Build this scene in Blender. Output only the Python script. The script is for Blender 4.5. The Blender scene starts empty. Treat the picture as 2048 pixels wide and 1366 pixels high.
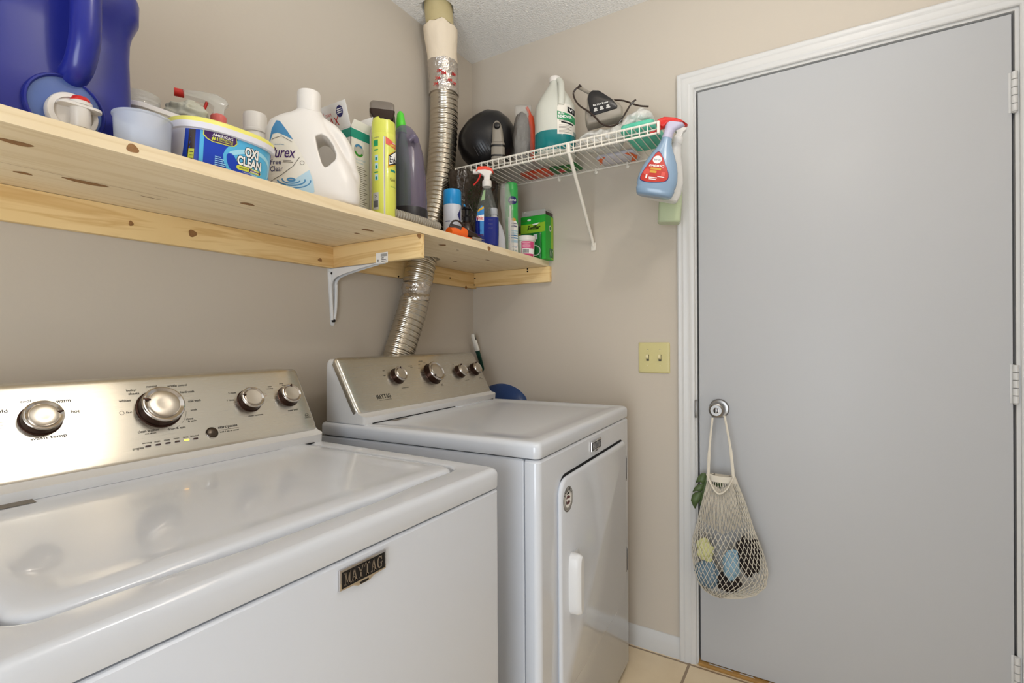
import bpy, bmesh, math, random
from mathutils import Matrix, Vector, noise

random.seed(7)
sc = bpy.context.scene
COL = sc.collection
PI = math.pi

# ---------------------------------------------------------------- camera
cam_d = bpy.data.cameras.new('camera')
cam_d.sensor_width = 36.0
cam_d.lens = 17.674
cam_d.clip_start = 0.02
cam = bpy.data.objects.new('camera', cam_d)
COL.objects.link(cam)
CP = Vector((-1.88432, -1.36254, 1.16317))
CF = Vector((0.85277974, 0.52226906, -0.00132025))
CR = Vector((0.5222529, -0.85276878, -0.00610841))
CU = Vector((0.0043161, -0.00451963, 0.99998047))
cam.matrix_world = Matrix(((CR.x, CU.x, -CF.x, CP.x), (CR.y, CU.y, -CF.y, CP.y), (CR.z, CU.z, -CF.z, CP.z), (0, 0, 0, 1)))
sc.camera = cam

def at(px, py, X=None, Y=None, Z=None):
    """world point seen at a pixel of the 2048x1366 photo, on the plane X=, Y= or Z="""
    f = 1005.44
    d = CF + CR * ((px - 1024) / f) + CU * ((683 - py) / f)
    if X is not None: t = (X - CP.x) / d.x
    elif Y is not None: t = (Y - CP.y) / d.y
    else: t = (Z - CP.z) / d.z
    return CP + d * t

# ---------------------------------------------------------------- world, lights, exposure
w = bpy.data.worlds.new('world'); sc.world = w; w.use_nodes = True
bg = w.node_tree.nodes['Background']
bg.inputs[0].default_value = (0.80, 0.88, 1.0, 1)
bg.inputs[1].default_value = 1.0

def area(name, loc, target, sx, sy, power, col):
    l = bpy.data.lights.new(name, 'AREA'); l.shape = 'RECTANGLE'; l.size = sx; l.size_y = sy
    l.energy = power; l.color = col
    o = bpy.data.objects.new(name, l); COL.objects.link(o); o.location = loc
    o.rotation_euler = (Vector(target) - Vector(loc)).to_track_quat('-Z', 'Y').to_euler()
    return o
# daylight coming in through the doorway behind the camera
area('doorway_daylight', (-3.05, -1.35, 0.85), (0, -1.15, 1.10), 1.0, 1.5, 21, (0.86, 0.93, 1.0))
sp_ = bpy.data.lights.new('upward_fill_spot', 'SPOT'); sp_.energy = 58; sp_.spot_size = math.radians(112); sp_.spot_blend = 0.9; sp_.shadow_soft_size = 0.15; sp_.color = (0.92, 0.96, 1.0)  # added unseen spot, bounces fill light off the ceiling
spo = bpy.data.objects.new('upward_fill_spot', sp_); COL.objects.link(spo); spo.location = (-1.50, -1.55, 1.25)
spo.rotation_euler = (Vector((-1.15, -1.25, 2.44)) - spo.location).to_track_quat('-Z', 'Y').to_euler()
LAMP = Vector((-1.12, -1.50, 2.43))
pl = bpy.data.lights.new('ceiling_bulb', 'POINT'); pl.energy = 6.2; pl.shadow_soft_size = 0.05; pl.color = (1.0, 0.96, 0.91)
plo = bpy.data.objects.new('ceiling_bulb', pl); COL.objects.link(plo); plo.location = LAMP - Vector((0, 0, 0.09))

sc.view_settings.view_transform = 'Standard'
sc.view_settings.look = 'None'
sc.view_settings.exposure = 0.35
sc.view_settings.gamma = 1.0
sc.view_settings.use_curve_mapping = False

# ---------------------------------------------------------------- materials
def lin(c):
    return tuple(((v / 255) / 12.92 if v / 255 <= 0.04045 else ((v / 255 + 0.055) / 1.055) ** 2.4) for v in c)
def mat(name, col, rough=0.5, metal=0.0, trans=0.0, alpha=1.0, spec=0.5, emit=None, es=1.0, bump=None, aniso=0.0, coat=0.0, ior=1.45, sss=0.0, mott=None, thin=False):
    m = bpy.data.materials.new(name); m.use_nodes = True
    nt = m.node_tree; b = nt.nodes['Principled BSDF']
    b.inputs['Base Color'].default_value = (*lin(col), 1)
    b.inputs['Roughness'].default_value = rough
    b.inputs['Metallic'].default_value = metal
    b.inputs['Transmission Weight'].default_value = trans
    b.inputs['Alpha'].default_value = alpha
    b.inputs['Specular IOR Level'].default_value = spec
    b.inputs['IOR'].default_value = ior
    b.inputs['Coat Weight'].default_value = coat
    b.inputs['Anisotropic'].default_value = aniso
    if sss: b.inputs['Subsurface Weight'].default_value = sss; b.inputs['Subsurface Radius'].default_value = (0.01, 0.01, 0.01)
    if emit:
        b.inputs['Emission Color'].default_value = (*lin(emit), 1); b.inputs['Emission Strength'].default_value = es
    if mott:  # (scale, second colour)
        t = nt.nodes.new('ShaderNodeTexCoord'); n = nt.nodes.new('ShaderNodeTexNoise'); n.inputs['Scale'].default_value = mott[0]
        n.inputs['Detail'].default_value = 4
        r = nt.nodes.new('ShaderNodeMix'); r.data_type = 'RGBA'
        r.inputs[6].default_value = (*lin(col), 1); r.inputs[7].default_value = (*lin(mott[1]), 1)
        nt.links.new(t.outputs['Object'], n.inputs['Vector']); nt.links.new(n.outputs['Fac'], r.inputs[0]); nt.links.new(r.outputs[2], b.inputs['Base Color'])
    if bump:  # (scale, strength, distance[, stretch])
        t = nt.nodes.new('ShaderNodeTexCoord'); n = nt.nodes.new('ShaderNodeTexNoise'); n.inputs['Scale'].default_value = bump[0]
        n.inputs['Detail'].default_value = 3
        bp = nt.nodes.new('ShaderNodeBump'); bp.inputs['Strength'].default_value = bump[1]; bp.inputs['Distance'].default_value = bump[2]
        if len(bump) > 3:
            mp = nt.nodes.new('ShaderNodeMapping'); mp.inputs['Scale'].default_value = bump[3]
            nt.links.new(t.outputs['Object'], mp.inputs['Vector']); nt.links.new(mp.outputs[0], n.inputs['Vector'])
        else: nt.links.new(t.outputs['Object'], n.inputs['Vector'])
        nt.links.new(n.outputs['Fac'], bp.inputs['Height']); nt.links.new(bp.outputs[0], b.inputs['Normal'])
    return m

M = {}
M['wall'] = mat('wall_paint', (198, 188, 174), 0.75, bump=(90, 0.12, 0.002), spec=0.3)
M['ceiling'] = mat('ceiling_texture', (236, 234, 230), 0.9, bump=(170, 0.9, 0.006), spec=0.2)
M['trim'] = mat('trim_paint', (206, 205, 203), 0.32, bump=(30, 0.05, 0.002))
M['door'] = mat('door_paint', (187, 188, 190), 0.42, bump=(14, 0.05, 0.003), spec=.35)
M['dark'] = mat('dark_gap', (30, 14, 10), 0.8)
M['enamel'] = mat('white_enamel', (210, 213, 219), 0.16, coat=0.3)
M['enamel2'] = mat('white_enamel_side', (212, 216, 224), 0.28)
M['plastic_w'] = mat('white_plastic', (214, 213, 212), 0.35)
M['gap'] = mat('seam_shade_and_black_print', (18, 18, 20), 0.9)  # near-black for print and for shade painted into seams
M['chrome'] = mat('chrome', (205, 200, 196), 0.12, 1.0)
M['satin'] = mat('satin_nickel', (152, 149, 145), 0.3, 1.0)
M['knobskirt'] = mat('dark_knob_skirt', (60, 40, 32), 0.25, 0.8)
M['black'] = mat('black_plastic', (20, 18, 19), 0.3)
M['blackm'] = mat('black_matte', (16, 15, 16), 0.6)
M['ink'] = mat('dark_print', (60, 56, 50), 0.6)
M['inkl'] = mat('light_grey_print', (118, 110, 100), 0.6)
M['white'] = mat('white_print', (240, 238, 234), 0.5)
M['wire'] = mat('white_vinyl_wire', (232, 226, 214), 0.35)
M['bracket'] = mat('white_painted_steel', (226, 226, 226), 0.4)
M['screw'] = mat('dark_screw', (28, 24, 22), 0.5, 0.4)
M['alu'] = mat('aluminium_foil_duct', (200, 192, 178), 0.25, 1.0)
M['pipe'] = mat('yellowed_pipe', (206, 192, 148), 0.5, mott=(14, (188, 170, 122)))
M['collar'] = mat('cream_wrap', (232, 216, 192), 0.6, bump=(30, 0.4, 0.006))
M['tape'] = mat('foil_tape', (205, 198, 190), 0.22, 0.9, bump=(45, 0.8, 0.01))
M['red'] = mat('red_print', (190, 36, 34), 0.4)
M['redp'] = mat('red_plastic', (205, 38, 30), 0.3)
M['ivory'] = mat('ivory_plastic', (206, 196, 140), 0.35)
M['ivoryd'] = mat('ivory_toggle', (224, 214, 170), 0.3)

def brushed():
    m = mat('brushed_steel_panel', (212, 208, 198), 0.20, 0.95, aniso=0.92)
    nt = m.node_tree; b = nt.nodes['Principled BSDF']
    t = nt.nodes.new('ShaderNodeTexCoord'); mp = nt.nodes.new('ShaderNodeMapping'); mp.inputs['Scale'].default_value = (3, 260, 260)
    n = nt.nodes.new('ShaderNodeTexNoise'); n.inputs['Scale'].default_value = 6; n.inputs['Detail'].default_value = 2
    nt.links.new(t.outputs['Object'], mp.inputs[0]); nt.links.new(mp.outputs[0], n.inputs['Vector'])
    rr = nt.nodes.new('ShaderNodeMapRange'); rr.inputs[3].default_value = 0.22; rr.inputs[4].default_value = 0.30
    nt.links.new(n.outputs['Fac'], rr.inputs[0]); nt.links.new(rr.outputs[0], b.inputs['Roughness'])
    bp = nt.nodes.new('ShaderNodeBump'); bp.inputs['Strength'].default_value = 0.05; bp.inputs['Distance'].default_value = 0.0005
    nt.links.new(n.outputs['Fac'], bp.inputs['Height']); nt.links.new(bp.outputs[0], b.inputs['Normal'])
    tg = nt.nodes.new('ShaderNodeCombineXYZ'); tg.inputs[1].default_value = 0.53; tg.inputs[2].default_value = 0.85
    nt.links.new(tg.outputs[0], b.inputs['Tangent'])
    return m
M['brushed'] = brushed()

def wood(name, c1, c2, axis, rings=0.5, rough=0.55):
    m = mat(name, c1, rough, spec=0.3)
    nt = m.node_tree; b = nt.nodes['Principled BSDF']
    t = nt.nodes.new('ShaderNodeTexCoord'); mp = nt.nodes.new('ShaderNodeMapping')
    s = {'X': (1.1, 22, 14), 'Y': (22, 1.1, 14)}[axis]
    mp.inputs['Scale'].default_value = s
    nt.links.new(t.outputs['Object'], mp.inputs[0])
    n = nt.nodes.new('ShaderNodeTexNoise'); n.inputs['Scale'].default_value = 1.6; n.inputs['Detail'].default_value = 3; n.inputs['Distortion'].default_value = 0.9
    nt.links.new(mp.outputs[0], n.inputs['Vector'])
    mul = nt.nodes.new('ShaderNodeMath'); mul.operation = 'MULTIPLY'; mul.inputs[1].default_value = 7.0
    nt.links.new(n.outputs['Fac'], mul.inputs[0])
    fr = nt.nodes.new('ShaderNodeMath'); fr.operation = 'PINGPONG'; fr.inputs[1].default_value = 1.0
    nt.links.new(mul.outputs[0], fr.inputs[0])
    cr = nt.nodes.new('ShaderNodeMapRange'); cr.inputs[1].default_value = 0.45; cr.inputs[2].default_value = 1.0; cr.inputs[3].default_value = 0; cr.inputs[4].default_value = rings
    nt.links.new(fr.outputs[0], cr.inputs[0])
    mx = nt.nodes.new('ShaderNodeMix'); mx.data_type = 'RGBA'; mx.inputs[6].default_value = (*lin(c1), 1); mx.inputs[7].default_value = (*lin(c2), 1)
    nt.links.new(cr.outputs[0], mx.inputs[0])
    n2 = nt.nodes.new('ShaderNodeTexNoise'); n2.inputs['Scale'].default_value = 3.0
    nt.links.new(t.outputs['Object'], n2.inputs['Vector'])
    mx2 = nt.nodes.new('ShaderNodeMix'); mx2.data_type = 'RGBA'; mx2.blend_type = 'MULTIPLY'; mx2.inputs[7].default_value = (0.86, 0.80, 0.70, 1)
    m3 = nt.nodes.new('ShaderNodeMapRange'); m3.inputs[1].default_value = 0.4; m3.inputs[2].default_value = 0.75; m3.inputs[4].default_value = 0.7
    nt.links.new(n2.outputs['Fac'], m3.inputs[0]); nt.links.new(m3.outputs[0], mx2.inputs[0]); nt.links.new(mx.outputs[2], mx2.inputs[6])
    nt.links.new(mx2.outputs[2], b.inputs['Base Color'])
    return m
M['wood'] = wood('pine_board', (240, 222, 188), (222, 198, 152), 'X', 0.5)
M['woodl'] = wood('pine_ledger', (240, 210, 154), (208, 164, 100), 'X', 0.6)
M['woody'] = wood('pine_crosspiece', (240, 210, 154), (208, 164, 100), 'Y', 0.6)
M['knot'] = mat('pine_knot', (168, 124, 76), 0.6, mott=(150, (112, 74, 42)))
M['thresh'] = mat('worn_threshold_wood', (142, 100, 46), 0.5, mott=(20, (186, 144, 80)))

def tile():
    m = mat('floor_tile', (216, 194, 158), 0.35)
    nt = m.node_tree; b = nt.nodes['Principled BSDF']
    t = nt.nodes.new('ShaderNodeTexCoord'); mp = nt.nodes.new('ShaderNodeMapping'); mp.inputs['Location'].default_value = (0.022, 0.958, 0)
    nt.links.new(t.outputs['Object'], mp.inputs[0])
    br = nt.nodes.new('ShaderNodeTexBrick'); br.offset = 0; br.inputs['Scale'].default_value = 1.0
    br.inputs['Brick Width'].default_value = 0.33; br.inputs['Row Height'].default_value = 0.33
    br.inputs['Mortar Size'].default_value = 0.0045; br.inputs['Mortar Smooth'].default_value = 0.1
    nt.links.new(mp.outputs[0], br.inputs['Vector'])
    n = nt.nodes.new('ShaderNodeTexNoise'); n.inputs['Scale'].default_value = 9; n.inputs['Detail'].default_value = 5
    nt.links.new(t.outputs['Object'], n.inputs['Vector'])
    mx = nt.nodes.new('ShaderNodeMix'); mx.data_type = 'RGBA'; mx.inputs[6].default_value = (*lin((240, 222, 190)), 1); mx.inputs[7].default_value = (*lin((216, 194, 158)), 1)
    nt.links.new(n.outputs['Fac'], mx.inputs[0])
    m2 = nt.nodes.new('ShaderNodeMix'); m2.data_type = 'RGBA'; m2.inputs[7].default_value = (*lin((150, 128, 104)), 1)
    nt.links.new(mx.outputs[2], m2.inputs[6]); nt.links.new(br.outputs['Fac'], m2.inputs[0]); nt.links.new(m2.outputs[2], b.inputs['Base Color'])
    bp = nt.nodes.new('ShaderNodeBump'); bp.inputs['Distance'].default_value = 0.002; bp.invert = True
    nt.links.new(br.outputs['Fac'], bp.inputs['Height']); nt.links.new(bp.outputs[0], b.inputs['Normal'])
    return m
M['tile'] = tile()

# ---------------------------------------------------------------- mesh library
_tc = {}
def text2d(s, ext=0.0):
    k = (s, ext)
    if k in _tc: return _tc[k]
    cu = bpy.data.curves.new('t', 'FONT'); cu.body = s; cu.resolution_u = 3; cu.offset = ext
    o = bpy.data.objects.new('t', cu)
    me = bpy.data.meshes.new_from_object(o)
    vs = [(v.co.x, v.co.y) for v in me.vertices]; fs = [tuple(p.vertices) for p in me.polygons]
    bpy.data.objects.remove(o); bpy.data.curves.remove(cu); bpy.data.meshes.remove(me)
    _tc[k] = (vs, fs); return vs, fs

def sring(rx, ry, z, e=2.0, n=40, cx=0, cy=0):
    r = []
    for i in range(n):
        t = 2 * PI * i / n; c, s_ = math.cos(t), math.sin(t)
        r.append(Vector((cx + rx * math.copysign(abs(c) ** (2 / e), c), cy + ry * math.copysign(abs(s_) ** (2 / e), s_), z)))
    return r
def rrect(x0, x1, y0, y1, r, z, n=8):
    pts = []
    for cx, cy, a0 in ((x1 - r, y1 - r, 0), (x0 + r, y1 - r, PI / 2), (x0 + r, y0 + r, PI), (x1 - r, y0 + r, 1.5 * PI)):
        for i in range(n + 1):
            a = a0 + PI / 2 * i / n; pts.append(Vector((cx + r * math.cos(a), cy + r * math.sin(a), z)))
    return pts
def sm(a, b, t):
    t = max(0, min(1, (t - a) / (b - a))); return t * t * (3 - 2 * t)
def interp(tab, x):
    if x <= tab[0][0]: return list(tab[0][1:])
    for a, b in zip(tab, tab[1:]):
        if x <= b[0]:
            t = (x - a[0]) / (b[0] - a[0]); return [u + (v - u) * t for u, v in zip(a[1:], b[1:])]
    return list(tab[-1][1:])
def spline(pts, n=8):
    P = [Vector(p) for p in pts]; out = []
    for i in range(len(P) - 1):
        p0 = P[max(i - 1, 0)]; p1 = P[i]; p2 = P[i + 1]; p3 = P[min(i + 2, len(P) - 1)]
        for k in range(n):
            t = k / n
            out.append(0.5 * ((2 * p1) + (p2 - p0) * t + (2 * p0 - 5 * p1 + 4 * p2 - p3) * t * t + (3 * p1 - p0 - 3 * p2 + p3) * t ** 3))
    out.append(P[-1]); return out

class MB:
    def __init__(s, T=None): s.v = []; s.f = []; s.m = []; s.mats = []; s.T = T
    def add(s, vs, fs, m, T=None):
        if m.name not in [q.name for q in s.mats]: s.mats.append(m)
        mi = [q.name for q in s.mats].index(m.name); b = len(s.v)
        for p in vs:
            p = Vector(p)
            if T is not None: p = T @ p
            if s.T is not None: p = s.T @ p
            s.v.append(p)
        for f in fs: s.f.append([b + i for i in f]); s.m.append(mi)
        return s
    def bm(s, bm, m, T=None):
        bm.verts.index_update()
        s.add([v.co.copy() for v in bm.verts], [[v.index for v in f.verts] for f in bm.faces], m, T); bm.free(); return s
    def box(s, lo, hi, m, bev=0.0, seg=2, T=None):
        bm = bmesh.new(); bmesh.ops.create_cube(bm, size=1)
        lo = Vector(lo); hi = Vector(hi)
        for v in bm.verts: v.co = Vector(((v.co.x + .5) * (hi.x - lo.x) + lo.x, (v.co.y + .5) * (hi.y - lo.y) + lo.y, (v.co.z + .5) * (hi.z - lo.z) + lo.z))
        if bev: bmesh.ops.bevel(bm, geom=bm.edges[:], offset=bev, segments=seg, profile=0.5, affect='EDGES')
        return s.bm(bm, m, T)
    def loft(s, rings, m, cap0=True, cap1=True, T=None):
        n = len(rings[0]); vs = [p for r in rings for p in r]; fs = []
        for k in range(len(rings) - 1):
            for i in range(n):
                j = (i + 1) % n; fs.append((k * n + i, k * n + j, (k + 1) * n + j, (k + 1) * n + i))
        if cap0: fs.append(tuple(range(n - 1, -1, -1)))
        if cap1: fs.append(tuple((len(rings) - 1) * n + i for i in range(n)))
        return s.add(vs, fs, m, T)
    def sell(s, secs, m, n=40, T=None, cap0=True, cap1=True):
        rings = []
        for q in secs:
            z, rx, ry = q[:3]; e = q[3] if len(q) > 3 else 2; cx = q[4] if len(q) > 4 else 0; cy = q[5] if len(q) > 5 else 0
            rings.append(sring(rx, ry, z, e, n, cx, cy))
        return s.loft(rings, m, cap0, cap1, T)
    def lathe(s, prof, m, n=32, T=None, cap0=True, cap1=True):
        return s.loft([[Vector((r * math.cos(2 * PI * i / n), r * math.sin(2 * PI * i / n), z)) for i in range(n)] for r, z in prof], m, cap0, cap1, T)
    def cyl(s, p0, p1, r, m, n=16, r1=None, T=None):
        return s.tube([p0, p1], r if r1 is None else [r, r1], m, n, T=T)
    def tube(s, pts, r, m, n=8, closed=False, T=None, flat=1.0, up=None):
        P = [Vector(p) for p in pts]; L = len(P); rings = []; prev = None
        for i in range(L):
            if closed: d = P[(i + 1) % L] - P[i - 1]
            else: d = P[min(i + 1, L - 1)] - P[max(i - 1, 0)]
            d.normalize()
            if prev is None:
                a = Vector(up) if up else (Vector((0, 0, 1)) if abs(d.z) < .9 else Vector((1, 0, 0)))
                u = (a - d * a.dot(d)).normalized()
            else: u = (prev - d * prev.dot(d)).normalized()
            prev = u; v = d.cross(u); rr = r[i] if isinstance(r, (list, tuple)) else r
            rings.append([P[i] + (u * math.cos(2 * PI * k / n) * flat + v * math.sin(2 * PI * k / n)) * rr for k in range(n)])
        if closed: rings.append(rings[0]); return s.loft(rings, m, False, False, T)
        return s.loft(rings, m, True, True, T)
    def prism(s, poly, d0, d1, m, bev=0.0, T=None, axis='Y'):
        """polygon in (x,z) extruded along y from d0 to d1, with chamfered rims"""
        n = len(poly); cx = sum(p[0] for p in poly) / n; cz = sum(p[1] for p in poly) / n
        def inset(b):
            out = []
            for i in range(n):
                a = Vector(poly[i - 1]); p = Vector(poly[i]); c = Vector(poly[(i + 1) % n])
                e1 = (p - a).normalized(); e2 = (c - p).normalized()
                n1 = Vector((-e1.y, e1.x)); n2 = Vector((-e2.y, e2.x)); q = (n1 + n2)
                q = q.normalized() if q.length > 1e-6 else n1
                k = b / max(0.5, q.dot(n1)); out.append(p + q * k)
            return out
        area_ = sum(poly[i - 1][0] * poly[i][1] - poly[i][0] * poly[i - 1][1] for i in range(n))
        sg = 1 if area_ > 0 else -1
        def ring(y, b):
            pp = inset(b * sg) if b else [Vector(p) for p in poly]
            return [Vector((p.x, y, p.y)) for p in pp]
        if bev:
            h = bev * 0.3
            rs = [ring(d0, bev), ring(d0 + h, h), ring(d0 + bev, 0), ring(d1 - bev, 0), ring(d1 - h, h), ring(d1, bev)]
        else: rs = [ring(d0, 0), ring(d1, 0)]
        return s.loft(rs, m, True, True, T)
    def flat(s, vs, fs, fn, m, step=None, T=None):
        bm = bmesh.new(); V = [bm.verts.new((p[0], p[1], 0)) for p in vs]
        for f in fs:
            try: bm.faces.new([V[i] for i in f])
            except Exception: pass
        if step:
            xs = [v.co.x for v in bm.verts]; ys = [v.co.y for v in bm.verts]
            x = math.floor(min(xs) / step) * step + step
            while x < max(xs):
                bmesh.ops.bisect_plane(bm, geom=bm.verts[:] + bm.edges[:] + bm.faces[:], plane_co=(x, 0, 0), plane_no=(1, 0, 0)); x += step
            y = math.floor(min(ys) / (step * 2)) * step * 2 + step * 2
            while y < max(ys):
                bmesh.ops.bisect_plane(bm, geom=bm.verts[:] + bm.edges[:] + bm.faces[:], plane_co=(0, y, 0), plane_no=(0, 1, 0)); y += step * 2
        for v in bm.verts: v.co = fn(v.co.x, v.co.y)
        return s.bm(bm, m, T)
    def decal(s, poly, fn, m, step=None, T=None):
        return s.flat(poly, [tuple(range(len(poly)))], fn, m, step, T)
    def rect(s, x0, y0, x1, y1, fn, m, step=None, T=None): return s.decal([(x0, y0), (x1, y0), (x1, y1), (x0, y1)], fn, m, step, T)
    def text(s, st, x0, y0, x1, y1, fn, m, step=None, ext=0.0, shear=0.0, T=None):
        """letters filling the rectangle x0..x1, y0..y1"""
        vs, fs = text2d(st, ext)
        if not vs: return s
        ax = min(v[0] for v in vs); bx = max(v[0] for v in vs); ay = min(v[1] for v in vs); by = max(v[1] for v in vs)
        out = []
        for x, y in vs:
            u = (x - ax) / (bx - ax); v = (y - ay) / (by - ay)
            out.append((x0 + u * (x1 - x0) + shear * v * (y1 - y0), y0 + v * (y1 - y0)))
        return s.flat(out, fs, fn, m, step, T)
    def build(s, name, parent=None, loc=None, rot=None, sharp=35, mods=None):
        me = bpy.data.meshes.new(name); me.from_pydata([tuple(v) for v in s.v], [], s.f)
        for m in s.mats: me.materials.append(m)
        me.polygons.foreach_set('material_index', s.m)
        me.polygons.foreach_set('use_smooth', [True] * len(s.f))
        me.update()
        try: me.set_sharp_from_angle(angle=math.radians(sharp))
        except Exception: pass
        o = bpy.data.objects.new(name, me); COL.objects.link(o)
        if parent: o.parent = parent
        if loc is not None: o.location = loc
        if rot is not None: o.rotation_euler = rot
        return o

def thing(name, label, cat, loc=(0, 0, 0), rot=(0, 0, 0), group=None):
    o = bpy.data.objects.new(name, None); COL.objects.link(o); o.empty_display_size = 0.05
    o.location = loc; o.rotation_euler = rot; o['label'] = label; o['category'] = cat
    if group: o['group'] = group
    return o
def tag(o, label, cat, group=None):
    o['label'] = label; o['category'] = cat
    if group: o['group'] = group
    return o
def smooth2(P):
    out = []; n = len(P)
    for i in range(n):
        p0, p1, p2, p3 = P[i - 1], P[i], P[(i + 1) % n], P[(i + 2) % n]
        for t in (0, .25, .5, .75): out.append(tuple(.5 * ((2 * p1[j]) + (p2[j] - p0[j]) * t + (2 * p0[j] - 5 * p1[j] + 4 * p2[j] - p3[j]) * t * t + (3 * p1[j] - p0[j] - 3 * p2[j] + p3[j]) * t ** 3) for j in (0, 1)))
    return out
def merge(o, src):
    """surface print joined into the mesh of the part that carries it"""
    bm = bmesh.new(); bm.from_mesh(o.data); n0 = len(o.data.materials); nf = len(bm.faces); bm.from_mesh(src.data); bm.faces.ensure_lookup_table()
    mp = []
    for m in src.data.materials:
        names = [q.name for q in o.data.materials]
        if m.name not in names: o.data.materials.append(m); names.append(m.name)
        mp.append(names.index(m.name))
    for f in bm.faces[nf:]: f.material_index = mp[f.material_index]
    bm.to_mesh(o.data); bm.free(); bpy.data.objects.remove(src)
def struct(o): o['kind'] = 'structure'; return o
def RZ(az): return math.radians(az - 90)
def ellipse(cx, cy, rx, ry, n=28): return [(cx + rx * math.cos(2 * PI * i / n), cy + ry * math.sin(2 * PI * i / n)) for i in range(n)]
def rr2(x0, y0, x1, y1, r, n=5):
    p = rrect(x0, x1, y0, y1, r, 0, n); return [(q.x, q.y) for q in p]
def canfn(r, eps=0.0004, cx=0, cy=0):
    """(arc length, z) -> point on a cylinder whose front faces -y"""
    return lambda u, v: Vector((cx + (r + eps) * math.sin(u / r), cy - (r + eps) * math.cos(u / r), v))
def frontfn(secs, eps=0.0005):
    tab = [(q[0], q[1], q[2], (q[3] if len(q) > 3 else 2), (q[4] if len(q) > 4 else 0), (q[5] if len(q) > 5 else 0)) for q in secs]
    def f(x, z):
        rx, ry, e, cx, cy = interp(tab, z); u = min(0.999, abs((x - cx) / rx))
        return Vector((x, cy - (ry + eps) * (1 - u ** e) ** (1 / e), z))
    return f
def planefn(o, U, V, eps=0.0004):
    o = Vector(o); U = Vector(U).normalized(); V = Vector(V).normalized(); N = U.cross(V)
    return lambda u, v: o + U * u + V * v + N * eps
def up(fn, eps, N): 
    N = Vector(N); return lambda u, v: fn(u, v) + N * eps
# ================================================================ the room
WX, WY = -3.2, -2.15
H = 2.44
struct(MB().box((WX, WY, -0.1), (0.12, 0.1, 0), M['tile']).build('floor'))
# ceiling with the ragged hole round the vent pipe
def holed_slab(mb, x0, x1, y0, y1, z0, z1, hx, hy, hr, m, jag=0.0, n=28):
    rs = [hr * (1 + jag * (random.random() - .5)) for _ in range(n)]
    hole = [(hx + rs[i] * math.cos(2 * PI * i / n), hy + rs[i] * math.sin(2 * PI * i / n)) for i in range(n)]
    outer = []
    for i in range(n):
        c, s_ = math.cos(2 * PI * i / n), math.sin(2 * PI * i / n)
        t = min(((x1 - hx) / c if c > 1e-9 else 1e9), ((x0 - hx) / c if c < -1e-9 else 1e9), ((y1 - hy) / s_ if s_ > 1e-9 else 1e9), ((y0 - hy) / s_ if s_ < -1e-9 else 1e9))
        outer.append((hx + c * t, hy + s_ * t))
    # corners snapped to the nearest outer points
    for X, Y in ((x0, y0), (x0, y1), (x1, y0), (x1, y1)):
        k = min(range(n), key=lambda q: (math.atan2(outer[q][1] - hy, outer[q][0] - hx) - math.atan2(Y - hy, X - hx)) ** 2 if True else 0)
        outer[k] = (X, Y)
    v = [(a, b, z0) for a, b in outer] + [(a, b, z0) for a, b in hole] + [(a, b, z1) for a, b in outer] + [(a, b, z1) for a, b in hole]
    f = []
    for i in range(n):
        j = (i + 1) % n
        f += [(i, n + i, n + j, j), (2 * n + i, 2 * n + j, 3 * n + j, 3 * n + i), (n + i, 3 * n + i, 3 * n + j, n + j), (i, j, 2 * n + j, 2 * n + i)]
    return mb.add(v, f, m)
cb = MB()
PX, PY = -0.385, -0.118
holed_slab(cb, -0.60, 0.1, -0.60, 0.1, H, H + 0.1, PX, PY, 0.066, M['ceiling'], 0.22, 32)
cb.box((WX, WY, H), (-0.60, 0.1, H + 0.1), M['ceiling'])
cb.box((-0.60, WY, H), (0.1, -0.60, H + 0.1), M['ceiling'])
for i in range(9):   # torn drywall paper round the hole
    a = i * 0.7 + 0.3; r = 0.062
    cb.add([(PX + r * math.cos(a - .2), PY + r * math.sin(a - .2), H - 0.001), (PX + r * math.cos(a + .2), PY + r * math.sin(a + .2), H - 0.001), (PX + (r + .022) * math.cos(a + .05), PY + (r + .022) * math.sin(a), H - 0.006)], [(0, 1, 2)], M['ceiling'])
struct(cb.build('ceiling'))
struct(MB().box((WX, 0, 0), (0.1, 0.1, H), M['wall']).build('wall_left'))
wb = MB()
wb.box((0, -0.970, 0), (0.1, 0, H), M['wall']); wb.box((0, -1.835, 2.066), (0.1, -0.970, H), M['wall']); wb.box((0, WY, 0), (0.1, -1.835, H), M['wall'])
struct(wb.build('wall_right'))
struct(MB().box((WX, WY - 0.1, 0), (0.1, WY, H), M['wall']).build('wall_near'))
wr = MB()
wr.box((WX - .1, -0.85, 0), (WX, 0, H), M['wall']); wr.box((WX - .1, -1.85, 2.05), (WX, -0.85, H), M['wall']); wr.box((WX - .1, WY, 0), (WX, -1.85, H), M['wall'])
struct(wr.build('wall_rear'))

# door casing, jamb and stop
YA, YB, ZT, CW = -0.9244, -1.8835, 2.119, 0.0566
prof = [(0, 0), (0, -.018), (.004, -.0195), (.010, -.018), (.014, -.0165), (.020, -.0175), (.026, -.016), (.034, -.0145), (.040, -.0150), (.046, -.012), (CW - .003, -.0105), (CW, -.008), (CW, 0)]
rings = []
for k in range(4):
    r = []
    for t, x in prof:
        if k == 0: r.append(Vector((x, YA - t, 0.0)))
        elif k == 1: r.append(Vector((x, YA - t, ZT - t)))
        elif k == 2: r.append(Vector((x, YB + t, ZT - t)))
        else: r.append(Vector((x, YB + t, 0.0)))
    rings.append(r)
tb = MB(); tb.loft(rings, M['trim'])
struct(tb.build('trim_1', sharp=20))
jb = MB()
jb.box((0.0005, -0.987, 0), (0.1, -0.970, 2.066), M['trim']); jb.box((0.0005, -1.835, 0), (0.1, -1.8185, 2.066), M['trim']); jb.box((0.0005, -1.8185, 2.054), (0.1, -0.987, 2.066), M['trim'])
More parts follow.
